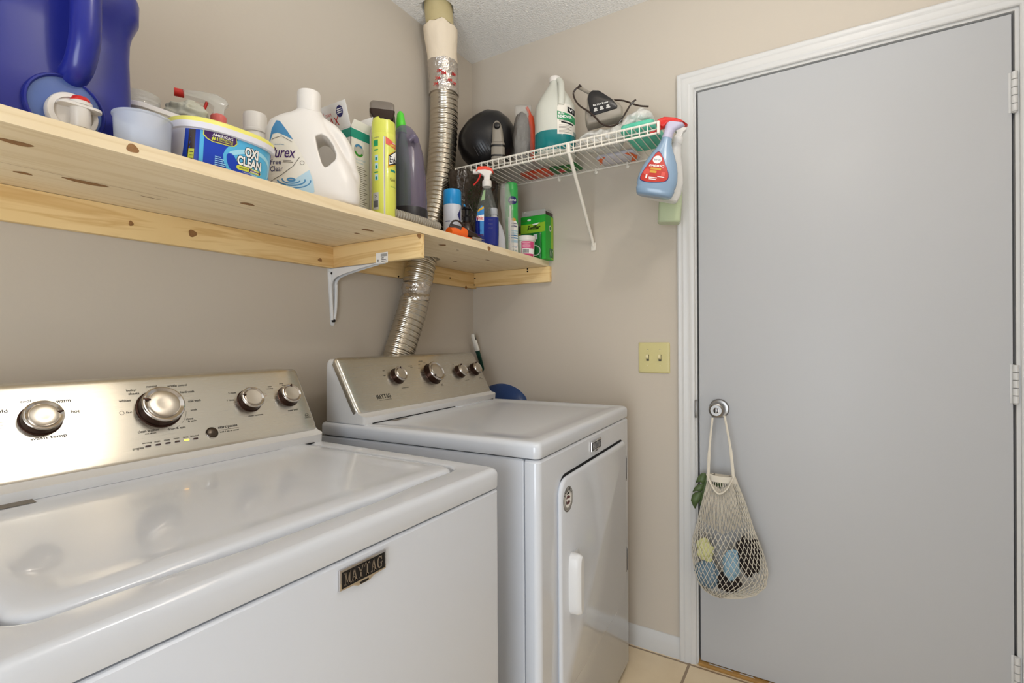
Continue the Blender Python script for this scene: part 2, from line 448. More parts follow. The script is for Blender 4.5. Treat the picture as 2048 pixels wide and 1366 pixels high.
jb.box((0.040, -1.005, 0.012), (0.052, -0.987, 2.054), M['dark']); jb.box((0.040, -1.8185, 0.012), (0.052, -1.800, 2.054), M['dark']); jb.box((0.040, -1.80, 2.036), (0.052, -1.005, 2.054), M['dark'])
jb.box((0.085, -1.8185, 0.0), (0.095, -0.987, 2.054), M['dark'])  # unseen dark sheet added behind the door, keeps its gap dark
struct(jb.build('trim_2'))
bb = MB()
bprof = [(0, 0), (-.012, 0), (-.0125, .045), (-.010, .056), (-.0075, .062), (-.006, .070), (-.003, .074), (0, .075)]
bb.loft([[Vector((x, y, z)) for x, z in bprof] for y in (-0.9244, -0.001)], M['trim'])
struct(bb.build('baseboard_right', sharp=30))
tr = MB(); tr.box((-0.012, -1.8185, 0.0), (0.085, -0.987, 0.011), M['thresh'], 0.003)
for a, b in ((-1.02, -1.10), (-1.12, -1.17), (-1.21, -1.30)):
    tr.add([(-.002, a, .0113), (-.004, b, .0113), (.004, b + .008, .0113), (.003, a - .004, .0113)], [(0, 1, 2, 3)], M['trim'])
struct(tr.build('trim_3'))

door = thing('door_1', 'plain white flush door closed in its white casing', 'door', (0.002, -1.8155, 0.0145)); struct(door); del door['label']; del door['category']
O = Vector((0.002, -1.8155, 0.0145))
MB().box((0, 0.003, 0), (0.035, 0.8225, 2.0335), M['door'], 0.0015).build('door_panel', door)
for z0, z1 in ((1.777, 1.887), (0.984, 1.090), (0.185, 0.295)):
    hb = MB(); n = 5
    hb.box((-0.0012, 0.0, z0 - O.z), (0.0, 0.010, z1 - O.z), M['trim'], 0.0004)
    for k in range(n):
        a = z0 + (z1 - z0) * k / n + .0006; b = z0 + (z1 - z0) * (k + 1) / n - .0006
        hb.lathe([(.005, a), (.0068, a + .0008), (.0068, b - .0008), (.005, b)], M['trim'], 16, T=Matrix.Translation((-0.0062, -0.001, -O.z)))
    hb.lathe([(.003, z0 - .003), (.0062, z0 - .001), (.0062, z0)], M['trim'], 12, T=Matrix.Translation((-0.0062, -0.001, -O.z)))
    hb.build('hinge', door)
KY, KZ = -1.060, 0.9215
KT = Matrix.Translation(Vector((0, KY, KZ)) - Vector((0, O.y, O.z))) @ Matrix.Rotation(-PI / 2, 4, 'Y')
kb = MB(); kb.lathe([(.0325, 0), (.0335, .002), (.033, .005), (.030, .009), (.020, .011)], M['satin'], 40, T=KT)
rose = kb.build('knob_rosette', door)
kb = MB(); kb.lathe([(.012, .010), (.0115, .024), (.014, .030), (.0235, .036), (.0265, .046), (.0262, .056), (.0235, .064), (.019, .0665), (.018, .0655), (.010, .0655)], M['satin'], 40, T=KT)
knob = kb.build('door_knob', door)
kb = MB(); kb.lathe([(.0095, .0656), (.0095, .0672), (.008, .0678)], M['chrome'], 24, T=KT)
kb.box((-.0075, -.0022, .0678), (.0075, .0022, .0705), M['satin'], .0008, T=KT)
kb.box((-.0075, -.0060, .0679), (.0075, -.0026, .0683), M['blackm'], T=KT); kb.box((-.0075, .0026, .0679), (.0075, .0060, .0683), M['blackm'], T=KT)
kb.build('thumb_turn', knob)
sp = MB(); sp.box((-0.0215, 0.8275, 0.885 - O.z), (-0.0085, 0.8345, 0.948 - O.z), M['satin'], 0.002); sp.build('strike_plate', door)

# ================================================================ switch plate
a = at(1276, 684, X=0); b = at(1342, 748, X=0)
cy, cz = (a.y + b.y) / 2, (a.z + b.z) / 2
swt = thing('light_switch', 'ivory double toggle switch plate on the wall left of the door casing', 'light switch', (0, cy, cz))
sp = MB(); hw, hh = 0.0585, 0.0572
RYZ = Matrix(((0, 0, -1, 0), (-1, 0, 0, 0), (0, 1, 0, 0), (0, 0, 0, 1)))   # local (u right, v up, w out) -> world
sp.loft([rrect(-hw, hw, -hh, hh, .004, 0), rrect(-hw, hw, -hh, hh, .004, .0025), rrect(-hw + .003, hw - .003, -hh + .003, hh - .003, .004, .0055), rrect(-hw + .008, hw - .008, -hh + .008, hh - .008, .004, .0062)], M['ivory'], T=RYZ)
sp.build('cover_plate', swt)
for u in (-.023, .023):
    t = MB()
    t.box((u - .0052, -.0120, .0055), (u + .0052, .0120, .0066), M['ink'], T=RYZ)
    R = RYZ @ Matrix.Translation((u, .001, .006)) @ Matrix.Rotation(math.radians(-28), 4, 'X')
    t.box((-.0042, -.0070, -.002), (.0042, .0070, .013), M['ivoryd'], .001, T=R)
    t.build('toggle', swt)
    for v in (-.030, .030):
        q = MB(); q.lathe([(.0030, .0058), (.0030, .0068), (.0018, .0074)], M['ivoryd'], 12, T=RYZ @ Matrix.Translation((u, v, 0)))
        q.box((-.0024, -.0004, .0074), (.0024, .0004, .0076), M['ink'], T=RYZ @ Matrix.Translation((u, v, 0)))
        q.build('screw', swt)

# ================================================================ ceiling light (unseen room lamp, lengthened and placed for the console streak)
cl = thing('ceiling_light', 'long white ceiling light fixture above the machines', 'ceiling light', (-0.93, -1.22, H))
k = MB(); k.box((-.075, -.46, -.045), (.075, .46, 0), M['bracket'], .006); k.build('base', cl)
M['glow'] = mat('lit_frosted_diffuser', (255, 250, 240), 0.4, emit=(255, 238, 214), es=5.0)
k = MB(); k.box((-.055, -.44, -.082), (.055, .44, -.045), M['glow'], .012); k.build('diffuser', cl)

# ================================================================ pine wall shelf
ST, SB, SY = 1.4965, 1.4730, -0.3940
shelf = thing('wall_shelf', 'long unfinished pine shelf on cleats above the washer and dryer', 'shelf', (0, 0, SB))
def wld(o):   # geometry written in world coordinates under a moved thing
    return Matrix.Translation(-Vector(o.location))
T0 = wld(shelf)
HX, HY, HR = -0.447, -0.090, 0.066
mb = MB(T0)
mb.box((-2.45, SY, SB), (-0.62, -0.0005, ST), M['wood'])
holed_slab(mb, -0.62, -0.002, SY, -0.0005, SB, ST, HX, HY, HR, M['wood'], 0.04, 48)
def knots(mb, pts, fnw, m=M['knot']):
    for (c, rx, ry, ang) in pts:
        poly = []
        for i in range(16):
            t = 2 * PI * i / 16; q = 1 + .12 * math.sin(3 * t + c[0] * 40)
            x, y = rx * math.cos(t) * q, ry * (1.9 if ry < rx * .6 else 1) * math.sin(t) * q
            poly.append((c[0] + x * math.cos(ang) - y * math.sin(ang), c[1] + x * math.sin(ang) + y * math.cos(ang)))
        mb.decal(poly, fnw, m)
und = lambda x, y: Vector((x, y, SB - .0003))
K = []
for px, py, rx, ry in ((31, 285, .022, .0055), (46, 346, .013, .004), (172, 365, .036, .006), (495, 408, .016, .005), (735, 460, .020, .005), (715, 467, .012, .003), (885, 490, .013, .006), (915, 500, .006, .002), (910, 523, .012, .003), (975, 520, .012, .003), (300, 395, .02, .001), (560, 450, .02, .001)):
    p = at(px, py, Z=SB); K.append(((p.x, p.y), rx, ry, 0.0))
knots(mb, K, und)
fr = lambda x, z: Vector((x, SY - .0003, z))
K = []
for px, py, r in ((265, 297, .009), (838, 472, .0085), (978, 497, .0095)):
    p = at(px, py, Y=SY); K.append(((p.x, p.z), r, r * .8, 0))
knots(mb, K, fr)
for x0, x1, yy in ((-2.2, -1.35, -.175), (-1.40, -.80, -.235)):   # glue lines of the edge-glued boards
    mb.add([(x0, yy, SB - .0002), (x1, yy, SB - .0002), (x1, yy + .0008, SB - .0002), (x0, yy + .0008, SB - .0002)], [(0, 1, 2, 3)], M['knot'])
mb.build('shelf_board', shelf)
lb = MB(T0); lb.box((-2.45, -0.0190, 1.4025), (-0.0005, -0.0005, SB - .0008), M['woodl'], .001)
K = []
for px, py, rx, ry in ((262, 447, .005, .006), (385, 467, .010, .009), (932, 575, .008, .004), (640, 520, .008, .003)):
    p = at(px, py, Y=-.019); K.append(((p.x, p.z), rx, ry, 0))
knots(lb, K, lambda x, z: Vector((x, -.0193, z)))
lb.build('wall_cleat', shelf)
lb = MB(T0); lb.box((-0.0190, -0.405, 1.4085), (-0.0005, -0.0190, SB - .0008), M['woody'], .001); lb.build('side_cleat', shelf)
cb2 = MB(T0); cb2.box((-0.797, SY + .003, 1.4035), (-0.778, -0.0190, SB - .0008), M['woody'], .001)
cl2 = cb2.build('cross_brace', shelf)
p = at(764, 516, X=-.797)
stf = planefn((-.7975, p.y, p.z), (0, -1, 0), (0, 0, 1), -.0004)
sk = MB(T0); ST_ = lambda u, v: Vector((-.7975, p.y - u, p.z + v))
ST2 = lambda u, v: Vector((-.7977, p.y - u, p.z + v))
sk.rect(-.025, -.016, .025, .0165, ST_, M['white'])
for k in range(13): sk.rect(-.004 + k * .002, .004, -.003 + k * .002, .013, ST2, M['ink'])
for k, wd in enumerate((.010, .020, .022)): sk.rect(-.002, -.001 - k * .005, -.002 + wd, .001 - k * .005, ST2, M['ink'])
sk.rect(-.018, -.010, -.014, -.004, ST2, M['ink'])
sk.build('barcode_sticker', cl2)
for Ysc, pts in ((None, ((1055, 538), (1055, 543), (950, 557), (948, 570))), (-.019, ((855, 553), (797, 553), (900, 556)))):
    for (px, py) in pts:
        q = at(px, py, X=-.019) if Ysc is None else at(px, py, Y=Ysc)
        s_ = MB(T0)
        if Ysc is None: s_.lathe([(.0035, 0), (.0035, .001), (.001, .0012)], M['screw'], 10, T=Matrix.Translation(q) @ Matrix.Rotation(-PI / 2, 4, 'Y'))
        else: s_.lathe([(.0035, 0), (.0035, .001), (.001, .0012)], M['screw'], 10, T=Matrix.Translation(q) @ Matrix.Rotation(PI / 2, 4, 'X'))
        s_.build('screw', shelf)

# pressed steel bracket under the cross brace
br = thing('shelf_bracket', 'white pressed steel angle bracket under the pine cross brace', 'bracket', (-0.7875, 0, 1.402))
TB = wld(br); mb = MB(TB)
def chan(mb, pts, w0, w1, dep, m):
    """tapering channel: flat strip with two raised ribs along a path in the y,z plane"""
    n = len(pts)
    for i in range(n - 1):
        pass
# wall leg: two ribs joining towards the foot
for s_ in (-1, 1):
    mb.tube(spline([(-.7875 + s_ * .0125, -.006, 1.390), (-.7875 + s_ * .0105, -.0085, 1.33), (-.7875 + s_ * .0075, -.0085, 1.27), (-.7875 + s_ * .0035, -.005, 1.235)], 6), [.0052] * 19, M['bracket'], 8)
mb.prism([(-.804, 1.402), (-.804, 1.38), (-.7945, 1.222), (-.791, 1.216), (-.784, 1.216), (-.7805, 1.222), (-.771, 1.38), (-.771, 1.402)], -.0035, -.0005, M['bracket'])
bm_ = [(-.0005, 1.402), (-.205, 1.402), (-.205, 1.3985), (-.15, 1.392), (-.07, 1.380), (-.032, 1.372), (-.018, 1.362), (-.010, 1.345), (-.0005, 1.345)]
for s_ in (-1, 1):
    x = -.7875 + s_ * .009
    mb.add([(x - .0015, y, z) for y, z in bm_] + [(x + .0015, y, z) for y, z in bm_], [tuple(range(9)), tuple(range(17, 8, -1))] + [(i, (i + 1) % 9, 9 + (i + 1) % 9, 9 + i) for i in range(9)], M['bracket'])
mb.box((-.798, -.235, 1.3995), (-.777, -.0005, 1.4025), M['bracket'], .001)
mb.build('angle_arm', br)
for pz in ((-.7965, -.013, 1.386), (-.7875, -.010, 1.232)):
    s_ = MB(TB); s_.lathe([(.0045, -.008), (.0045, .0025), (.0025, .0035)], M['screw'], 12, T=Matrix.Translation(pz) @ Matrix.Rotation(PI / 2, 4, 'X')); s_.build('screw', br)

# ================================================================ vent duct
duct = thing('dryer_vent_duct', 'silver flexible foil dryer duct running up through the shelf to the ceiling', 'duct', (PX, PY, H))
TD = wld(duct)
ctr = [(2.46, at(875, 12, Z=H)), (2.36, None)]
axis = []
for px, py, Y in ((876, 12, -.112), (881, 65, -.110), (885, 125, -.094), (887, 165, -.086), (888, 220, -.079), (885, 300, -.075), (877, 390, -.076), (862, 455, -.080), (845, 515, -.082), (836, 560, -.078), (826, 615, -.068), (811, 665, -.058), (797, 712, -.0535), (790, 745, -.0525)):
    axis.append(at(px, py, Y=Y))
AX = spline(axis, 24)
def seg_between(z1, z0): return [p for p in AX if z0 <= p.z <= z1]
def duct_tube(pts, rfun, m, name, n=40, flat=1.0):
    mb = MB(TD); P = pts; L = [0]
    for a, b in zip(P, P[1:]): L.append(L[-1] + (b - a).length)
    step = 0.00145; k = int(L[-1] / step); Q = []; R = []
    j = 0
    for i in range(k + 1):
        s_ = i * step
        while j < len(L) - 2 and L[j + 1] < s_: j += 1
        t = (s_ - L[j]) / max(1e-9, L[j + 1] - L[j]); Q.append(P[j].lerp(P[j + 1], t)); R.append(rfun(s_))
    mb.tube(Q, R, m, n, flat=flat); return mb.build(name, duct, sharp=60)
zt = axis[0].z
up_ = MB(TD); pts = [Vector((PX, PY, 2.50))] + [p for p in AX if 2.36 < p.z < 2.43]
up_.tube(pts, .0535, M['pipe'], 36)
up_.build('pipe', duct)
cpt = [p for p in AX if 2.165 < p.z < 2.372]
mbc = MB(TD); n = 48; rings = []
for i, p in enumerate(cpt):
    t = i / (len(cpt) - 1); ring = []
    for k in range(n):
        a = 2 * PI * k / n; r = .0585 + .007 * (1 - sm(0, .35, t)) + .0018 * noise.noise(Vector((3 * math.cos(a), 3 * math.sin(a), t * 7)))
        dz = (.012 * noise.noise(Vector((2.2 * math.cos(a), 2.2 * math.sin(a), 5)))) if i == 0 else 0
        ring.append(Vector((p.x + r * math.cos(a), p.y + r * math.sin(a), p.z + dz)))
    rings.append(ring)
mbc.loft(rings, M['collar']); mbc.build('cream_wrap', duct)
tpt = [p for p in AX if 2.145 < p.z < 2.262]
mbt = MB(TD); rings = []
for i, p in enumerate(tpt):
    t = i / (len(tpt) - 1)
    rings.append([Vector((p.x + r * math.cos(a), p.y + r * math.sin(a), p.z + (.006 * noise.noise(Vector((2 * math.cos(a), 2 * math.sin(a), 9 + t))) if i in (0, len(tpt) - 1) else 0))) for a, r in [(2 * PI * k / n, .0600 + .0016 * noise.noise(Vector((6 * math.cos(2 * PI * k / n), 6 * math.sin(2 * PI * k / n), t * 9)))) for k in range(n)]])
mbt.loft(rings, M['tape'])
tp = mbt.build('foil_tape', duct)
cT = tpt[len(tpt) // 2]
fT = canfn(.0612, .0008, cT.x, cT.y)
mr = MB(TD)
for ang, z, rot in ((-72, 2.176, 0), (-50, 2.196, 0), (-28, 2.172, 0), (-48, 2.243, 0), (-8, 2.166, 0), (-66, 2.205, 0), (-80, 2.155, 0), (-10, 2.20, 0)):
    u = math.radians(ang) * .0612; mr.text('3M', u - .010, z, u + .010, z + .012, fT, M['red'], ext=.02, step=.004)
merge(tp, mr.build('lettering', duct))
def rib(s_):
    a = abs(((s_ / .0205) % 1) - .5) * 2          # major rib
    b = math.sin(2 * PI * s_ / .0068)
    return .0545 + (.0020 if a > .92 else 0) + .0006 * b
duct_tube([p for p in AX if 1.40 < p.z < 2.165], rib, M['alu'], 'flexible_hose')
mb = MB(TD); rings = []
jp = [p for p in AX if 1.315 < p.z < 1.385]
for i, p in enumerate(jp):
    t = i / (len(jp) - 1)
    rings.append([Vector((p.x + r * math.cos(a), p.y + r * math.sin(a), p.z)) for a, r in [(2 * PI * k / n, .0545 - .006 * math.sin(PI * sm(.45, .8, t)) + .0035 * noise.noise(Vector((5 * math.cos(2 * PI * k / n), 5 * math.sin(2 * PI * k / n), t * 6)))) for k in range(n)]])
mb.loft(rings, M['tape']); mb.build('foil_tape', duct)
duct_tube([p for p in AX if 1.375 < p.z < 1.41], rib, M['alu'], 'flexible_hose')
duct_tube([p for p in AX if 1.04 < p.z < 1.322], lambda s_: .0490 + (.0020 if abs(((s_ / .0205) % 1) - .5) * 2 > .92 else 0) + .0006 * math.sin(2 * PI * s_ / .0068), M['alu'], 'flexible_hose', flat=1.2)
mb = MB(TD); rings = []
jp = [p for p in AX if 1.50 < p.z < 1.585]
for i, p in enumerate(jp):
    t = i / (len(jp) - 1)
    rings.append([Vector((p.x + r * math.cos(a), p.y + r * math.sin(a), p.z)) for a, r in [(2 * PI * k / n, .0575 + .004 * sm(0.5, 1, t) + .004 * noise.noise(Vector((5 * math.cos(2 * PI * k / n), 5 * math.sin(2 * PI * k / n), t * 5)))) for k in range(n)]])
M['crumple'] = mat('crumpled_white_foil', (226, 218, 210), .4, .3, bump=(70, .9, .008))
mb.loft(rings, M['crumple']); mb.build('crumpled_tape', duct)

# ================================================================ washer and dryer
def machine(root, W, D, ZD, deck_t, lidded):
    """console, deck and cabinet in local coordinates: x width, y depth, z up"""
    # cabinet
    c = MB(); zc = ZD - deck_t - .0035
    y0 = .0 if lidded else .040
    c.loft([rrect(.004, W - .004, y0 + .003, D - .002, .012 if lidded else .004, z) for z in (.022, .026)] + [rrect(.003, W - .003, y0 + .001, D - .002, .014 if lidded else .004, z) for z in (.03, zc - .004)] + [rrect(.007, W - .007, y0 + .005, D - .006, .012 if lidded else .003, zc)], M['enamel2'])
    c.build('cabinet', root)
    if not lidded:
        f = MB(); R = .016
        def fring(z, ins): 
            pts = [Vector((ins + .002, .0375, z))]
            for k in range(7):
                a = PI + PI / 2 * k / 6; pts.append(Vector((R + ins + R * math.cos(a) * 1, R + ins + R * math.sin(a), z)))
            for k in range(7):
                a = 1.5 * PI + PI / 2 * k / 6; pts.append(Vector((W - R - ins + R * math.cos(a), R + ins + R * math.sin(a), z)))
            pts.append(Vector((W - ins - .002, .0375, z))); return pts
        f.loft([fring(.022, .004), fring(.028, 0), fring(zc - .006, 0), fring(zc, .005)], M['enamel']); f.build('front_panel', root)
    g = MB(); g.box((.012, .012 + y0, zc - .001), (W - .012, D - .01, zc + .004), M['gap']); g.build('deck_gap_shade', root)  # dark box paints the shade in the gap under the deck
    for fx in (.05, W - .05):
        for fy in (.06, D - .06):
            q = MB(); q.lathe([(.018, 0), (.018, .008), (.009, .010), (.009, .030)], M['black'], 16, T=Matrix.Translation((fx, fy, 0))); q.build('foot', root)
    # deck
    d = MB(); zb = ZD - deck_t; n = 10
    rs = [rrect(.002, W - .002, .002, D, .016, zb, n), rrect(0, W, 0, D, .018, zb + .003, n)]
    for k in range(7):
        a = PI / 2 * k / 6; i_ = .013 * (1 - math.cos(a)); rs.append(rrect(i_, W - i_, i_, D - i_, .018, ZD - .013 + .013 * math.sin(a), n))
    if lidded:
        lx0, lx1, ly0, ly1 = .052, W - .052, .072, D - .130
        def lr(ins, z, scoop=0.0, r=.035):
            pts = rrect(lx0 - ins, lx1 + ins, ly0 - ins, ly1 + ins, r, z, n)
            pts = [Vector(p) for p in pts]
            return pts
        # densify the front run so that the finger scoop can be shaped
        def dens(pts, sc_):
            out = []
            for i, p in enumerate(pts):
                q = pts[(i + 1) % len(pts)]; out.append(p.copy())
                if (q - p).length > .2:
                    for k in range(1, 24): out.append(p.lerp(q, k / 24))
            for p in out:
                if p.y < ly0 + .01:
                    u = (p.x - lx0) / (lx1 - lx0); p.y -= sc_ * sm(.10, .38, u) * (1 - sm(.62, .84, u))
            return out
        rs = [dens(r, 0) for r in rs]
        d.loft(rs, M['enamel'], True, False)
        L = [rs[-1], dens(lr(.012, ZD), .012), dens(lr(.008, ZD - .001), .012), dens(lr(.0055, ZD - .005), .008), dens(lr(.005, ZD - .016), .0)]
        d.loft(L, M['enamel'], False, True)
        d.build('top_deck', root)
        # lid
        l = MB(); R2 = []
        for ins, z in ((-.0005, ZD - .014), (0, ZD - .008), (-.0015, ZD - .003), (-.005, ZD + .0005), (-.012, ZD + .0025), (-.030, ZD + .0035), (-.042, ZD + .0030), (-.055, ZD + .0012), (-.075, ZD + .0006)):
            R2.append(dens(rrect(lx0 - ins, lx1 + ins, ly0 - ins, ly1 + ins, .034, z, n), 0))
        l.loft(R2, M['enamel'], True, True)
        # dished centre handled by one more inset ring
        l.build('lid', root, sharp=60)
        s_ = MB(); s_.add([(x, y, ZD + z) for y, z in ((.553, .0039), (.543, .0037), (.534, .0022), (.524, .0018)) for x in (.142, .192)], [(0, 2, 3, 1), (2, 4, 5, 3), (4, 6, 7, 5)], M['inkl'])
        s_.box((.10, D - .20, ZD + .0005), (.175, D - .18, ZD + .0038), M['satin']) if False else None
        s_.T = None
        s_.build('lid_label', root)
    else:
        rs += [rrect(.040, W - .040, .040, D - .20, .03, ZD, n), rrect(.052, W - .052, .052, D - .215, .028, ZD - .0035, n), rrect(.10, W - .10, .10, D - .26, .028, ZD - .0035, n)]
        d.loft(rs, M['enamel'], True, True)
        d.build('top_deck', root, sharp=50)
        lf = MB(); lf.loft([rrect(W - .30, W - .06, D - .195, D - .165, .006, z) for z in (ZD - .002, ZD + .0022)] + [rrect(W - .296, W - .064, D - .192, D - .168, .005, ZD + .003)], M['enamel'])
        lf.build('lint_cover', root)
        s_ = MB(); s_.add([(.10, D - .20, ZD + .0003), (.165, D - .20, ZD + .0003), (.165, D - .183, ZD + .0003), (.10, D - .183, ZD + .0003)], [(0, 1, 2, 3)], M['inkl'])
        s_.build('rating_label', root)
    # console body (white)
    yb = D - .165; P = [(yb - .010, ZD), (yb - .012, ZD + .020), (yb + .004, ZD + .024), (yb + .024, ZD + .036), (D - .052, ZD + .166), (D - .044, ZD + .178), (D - .028, ZD + .182), (D - .022, ZD + .176), (D - .020, ZD + .15), (D - .018, ZD)]
    cyc = sum(p[0] for p in P) / len(P); czc = ZD + .06
    def pr(x, s_): return [Vector((x, cyc + (y - cyc) * s_, max(ZD, czc + (z - czc) * s_) if z > ZD else ZD)) for y, z in P]
    b = MB(); x0, x1 = .006, W - .006
    b.loft([pr(x0, .90), pr(x0 + .003, .96), pr(x0 + .010, 1.0), pr(x1 - .010, 1.0), pr(x1 - .003, .96), pr(x1, .90)], M['plastic_w'])
    b.build('console_body', root, sharp=40)
    g = MB(); g.box((x0 + .03, yb - .014, ZD + .0002), (x1 - .03, yb - .008, ZD + .0022), M['gap']); g.build('console_seam', root)
    # facia: bent sheet following the slope
    F0 = Vector((0, D - .165 + .014, ZD + .035)); F1 = Vector((0, D - .062, ZD + .188))
    sv = (F1 - F0).normalized(); nv = Vector((1, 0, 0)).cross(sv); 
    if nv.y > 0: nv = -nv
    Ls = (F1 - F0).length
    path = []   # (point, normal, s)
    for k in range(6):   # under lip
        a = math.radians(62) * (1 - k / 5)
        path.append((F0 + Vector((0, 0, 0)) + sv * (-.010 * math.sin(a)) + nv * (-.010 * (1 - math.cos(a))), 0))
    lipd = (path[0][0] - path[1][0]).normalized()
    path = [(path[0][0] + lipd * .008, 0)] + path
    for k in range(1, 13): path.append((F0 + sv * (Ls - .012) * k / 12, 0))
    top = F0 + sv * (Ls - .012)
    for k in range(1, 7):
        a = math.radians(60) * k / 6; path.append((top + sv * (.016 * math.sin(a)) - nv * (.016 * (1 - math.cos(a))), 0))
    endd = (path[-1][0] - path[-2][0]).normalized(); path.append((path[-1][0] + endd * .020, 0))
    PT = [p for p, _ in path]; cum = [0]
    for a, b_ in zip(PT, PT[1:]): cum.append(cum[-1] + (b_ - a).length)
    LT = cum[-1]; r = .030; vs = []; fs = []; cols = None
    re = .011
    xs_edge = [(-1, .018)] 
    NX = 24
    for j, p in enumerate(PT):
        tdir = (PT[min(j + 1, len(PT) - 1)] - PT[max(j - 1, 0)]).normalized(); nn = Vector((1, 0, 0)).cross(tdir)
        if nn.y > 0 and abs(nn.y) > .01: nn = -nn
        if nn.z < -.2 and j > 3: nn = -nn
        if j <= 3 and nn.y > 0: nn = -nn
        s_ = cum[j]; 
        q = min(s_, r) if s_ < LT / 2 else min(LT - s_, r)
        ins = r - math.sqrt(max(0, r * r - (r - q) ** 2))
        xa, xb = x0 - .002 + ins, x1 + .002 - ins
        row = [p + Vector((xa, 0, 0)) - nn * .020]
        for k in range(5):
            a = PI / 2 * k / 4; row.append(p + Vector((xa + re * (1 - math.sin(a)), 0, 0)) - nn * re * (1 - math.sin(a)) if False else p + Vector((xa + re * (1 - math.cos(a)), 0, 0)) - nn * re * (1 - math.sin(a)))
        for k in range(1, NX): row.append(p + Vector((xa + re + (xb - xa - 2 * re) * k / NX, 0, 0)))
        for k in range(5):
            a = PI / 2 * (4 - k) / 4; row.append(p + Vector((xb - re * (1 - math.cos(a)), 0, 0)) - nn * re * (1 - math.sin(a)))
        row.append(p + Vector((xb, 0, 0)) - nn * .020)
        vs += row; cols = len(row)
    for j in range(len(PT) - 1):
        for k in range(cols - 1): fs.append((j * cols + k, j * cols + k + 1, (j + 1) * cols + k + 1, (j + 1) * cols + k))
    fb = MB(); fb.add(vs, fs, M['brushed'])
    facia = fb.build('control_panel', root, sharp=50)
    return facia, F0, sv, nv

def add_knob(parent, F0, sv, nv, u, s_, r, h, ang, name='dial'):
    X = Vector((1, 0, 0)); o = Vector((u, 0, 0)) + F0 + sv * s_
    T = Matrix(((X.x, sv.x, nv.x, o.x), (X.y, sv.y, nv.y, o.y), (X.z, sv.z, nv.z, o.z), (0, 0, 0, 1)))
    k = MB(); k.lathe([(r * 1.12, 0), (r * 1.10, .0015), (r * 1.04, .002), (r * 1.02, h * .55), (r * 1.0, h * .8)], M['knobskirt'], 48, T=T)
    o_ = k.build(name, parent)
    k = MB(); k.lathe([(r * 1.0, h * .78), (r * 1.03, h * .84), (r * 1.03, h * .90), (r * .99, h), (r * .93, h * 1.02), (r * .76, h * .90)], M['chrome'], 56, T=T, cap0=False, cap1=False)
    k.build('chrome_ring', o_)
    k = MB(); k.lathe([(r * .76, h * .90), (r * .74, h * 1.0), (r * .70, h * 1.03), (r * .3, h * 1.0), (r * .02, h * .985)], M['knobface'], 56, T=T, cap0=False)
    k.build('dial_face', o_)
    k = MB(); R = T @ Matrix.Rotation(math.radians(ang), 4, 'Z')
    k.box((r * .66, -r * .055, h * .88), (r * 1.0, r * .055, h * 1.06), M['knobskirt'], .0008, T=R)
    k.build('pointer', o_)
    return o_
M['knobface'] = mat('brushed_dial_face', (200, 192, 180), .28, .95)

W_, D_ = .767, .720
washer = thing('washing_machine', 'white top-loading washing machine with closed glossy lid and brushed steel console', 'washing machine', (-1.785, -.803, 0))
fac, F0, sv, nv = machine(washer, W_, D_, .905, .040, True)
U = Vector((1, 0, 0))
pf = planefn(F0, U, sv, .0004)
add_knob(washer, F0, sv, nv, .2240, .1020, .0275, .022, 8)
add_knob(washer, F0, sv, nv, .4118, .0992, .0385, .026, 157)
add_knob(washer, F0, sv, nv, .6045, .0950, .0265, .022, 160)
add_knob(washer, F0, sv, nv, .7080, .0955, .0255, .022, 78)
tx = MB()
def T_(s_, u, v, w_, h=.0042, m=None): tx.text(s_, u, v, u + w_, v + h, pf, m or M['ink'], ext=.008)
T_('wash temp', .205, .0625, .050, .0078); T_('cold', .166, .122, .018, .006); T_('cool', .202, .138, .014, .005); T_('warm', .2500, .1320, .021, .005); T_('hot', .268, .109, .013, .006)
T_('bulky/', .362, .143, .018, .0058); T_('sheets', .364, .1362, .019, .0052); T_('normal', .399, .150, .019, .0048); T_('wrinkle control', .438, .1475, .039, .0052)
T_('hand wash', .460, .1300, .028, .0056); T_('cold wash', .470, .107, .026, .0056); T_('soak', .470, .086, .013, .0046); T_('rinse', .456, .066, .014, .0048); T_('& spin', .458, .0595, .017, .0054)
T_('drain & spin', .416, .0475, .034, .0058); T_('clean washer', .363, .0510, .038, .0056); T_('with affresh', .374, .0460, .020, .003); T_('whites', .345, .122, .020, .0054)
T_('progress', .3475, .0160, .0185, .0050); T_('fac', .352, .0965, .010, .004)
for k, nm in enumerate(('sensing', 'wash', 'rinse', 'spin', 'done', 'lid locked')):
    u = .3740 + k * .0178; T_(nm, u - (.0085 if k in (0, 5) else .0055), .0262, .0165 if k in (0, 5) else .0105, .0036)
T_('start/pause', .515, .0335, .043, .0085, M['gap']); tx.rect(.515, .0315, .560, .0320, pf, M['ink']); T_('hold 3 sec to cancel', .516, .0255, .042, .0036)
T_('rinse options', .590, .053, .037, .0048); T_('2 rinses', .561, .118, .018, .004); T_('1 rinse', .553, .100, .016, .004); T_('fabric', .606, .1275, .010, .003); T_('softener', .632, .112, .014, .003)
tx.rect(.628, .1085, .652, .1092, pf, M['inkl']); tx.rect(.628, .103, .652, .1037, pf, M['red']); tx.rect(.621, .1245, .640, .125, pf, M['inkl'])
T_('water level', .694, .054, .028, .005); T_('auto', .663, .1265, .010, .0034); T_('sensing', .658, .1205, .017, .0034); T_('deep', .696, .1315, .011, .0036); T_('water wash', .702, .127, .022, .0036)
T_('HE', .7395, .0335, .006, .005); T_('high efficiency', .734, .0285, .018, .0026)
ring = lambda cx, cy, r, w_, a0, a1, n=40: [(cx + r * math.cos(a0 + (a1 - a0) * i / n), cy + r * math.sin(a0 + (a1 - a0) * i / n)) for i in range(n + 1)] + [(cx + (r - w_) * math.cos(a1 + (a0 - a1) * i / n), cy + (r - w_) * math.sin(a1 + (a0 - a1) * i / n)) for i in range(n + 1)]
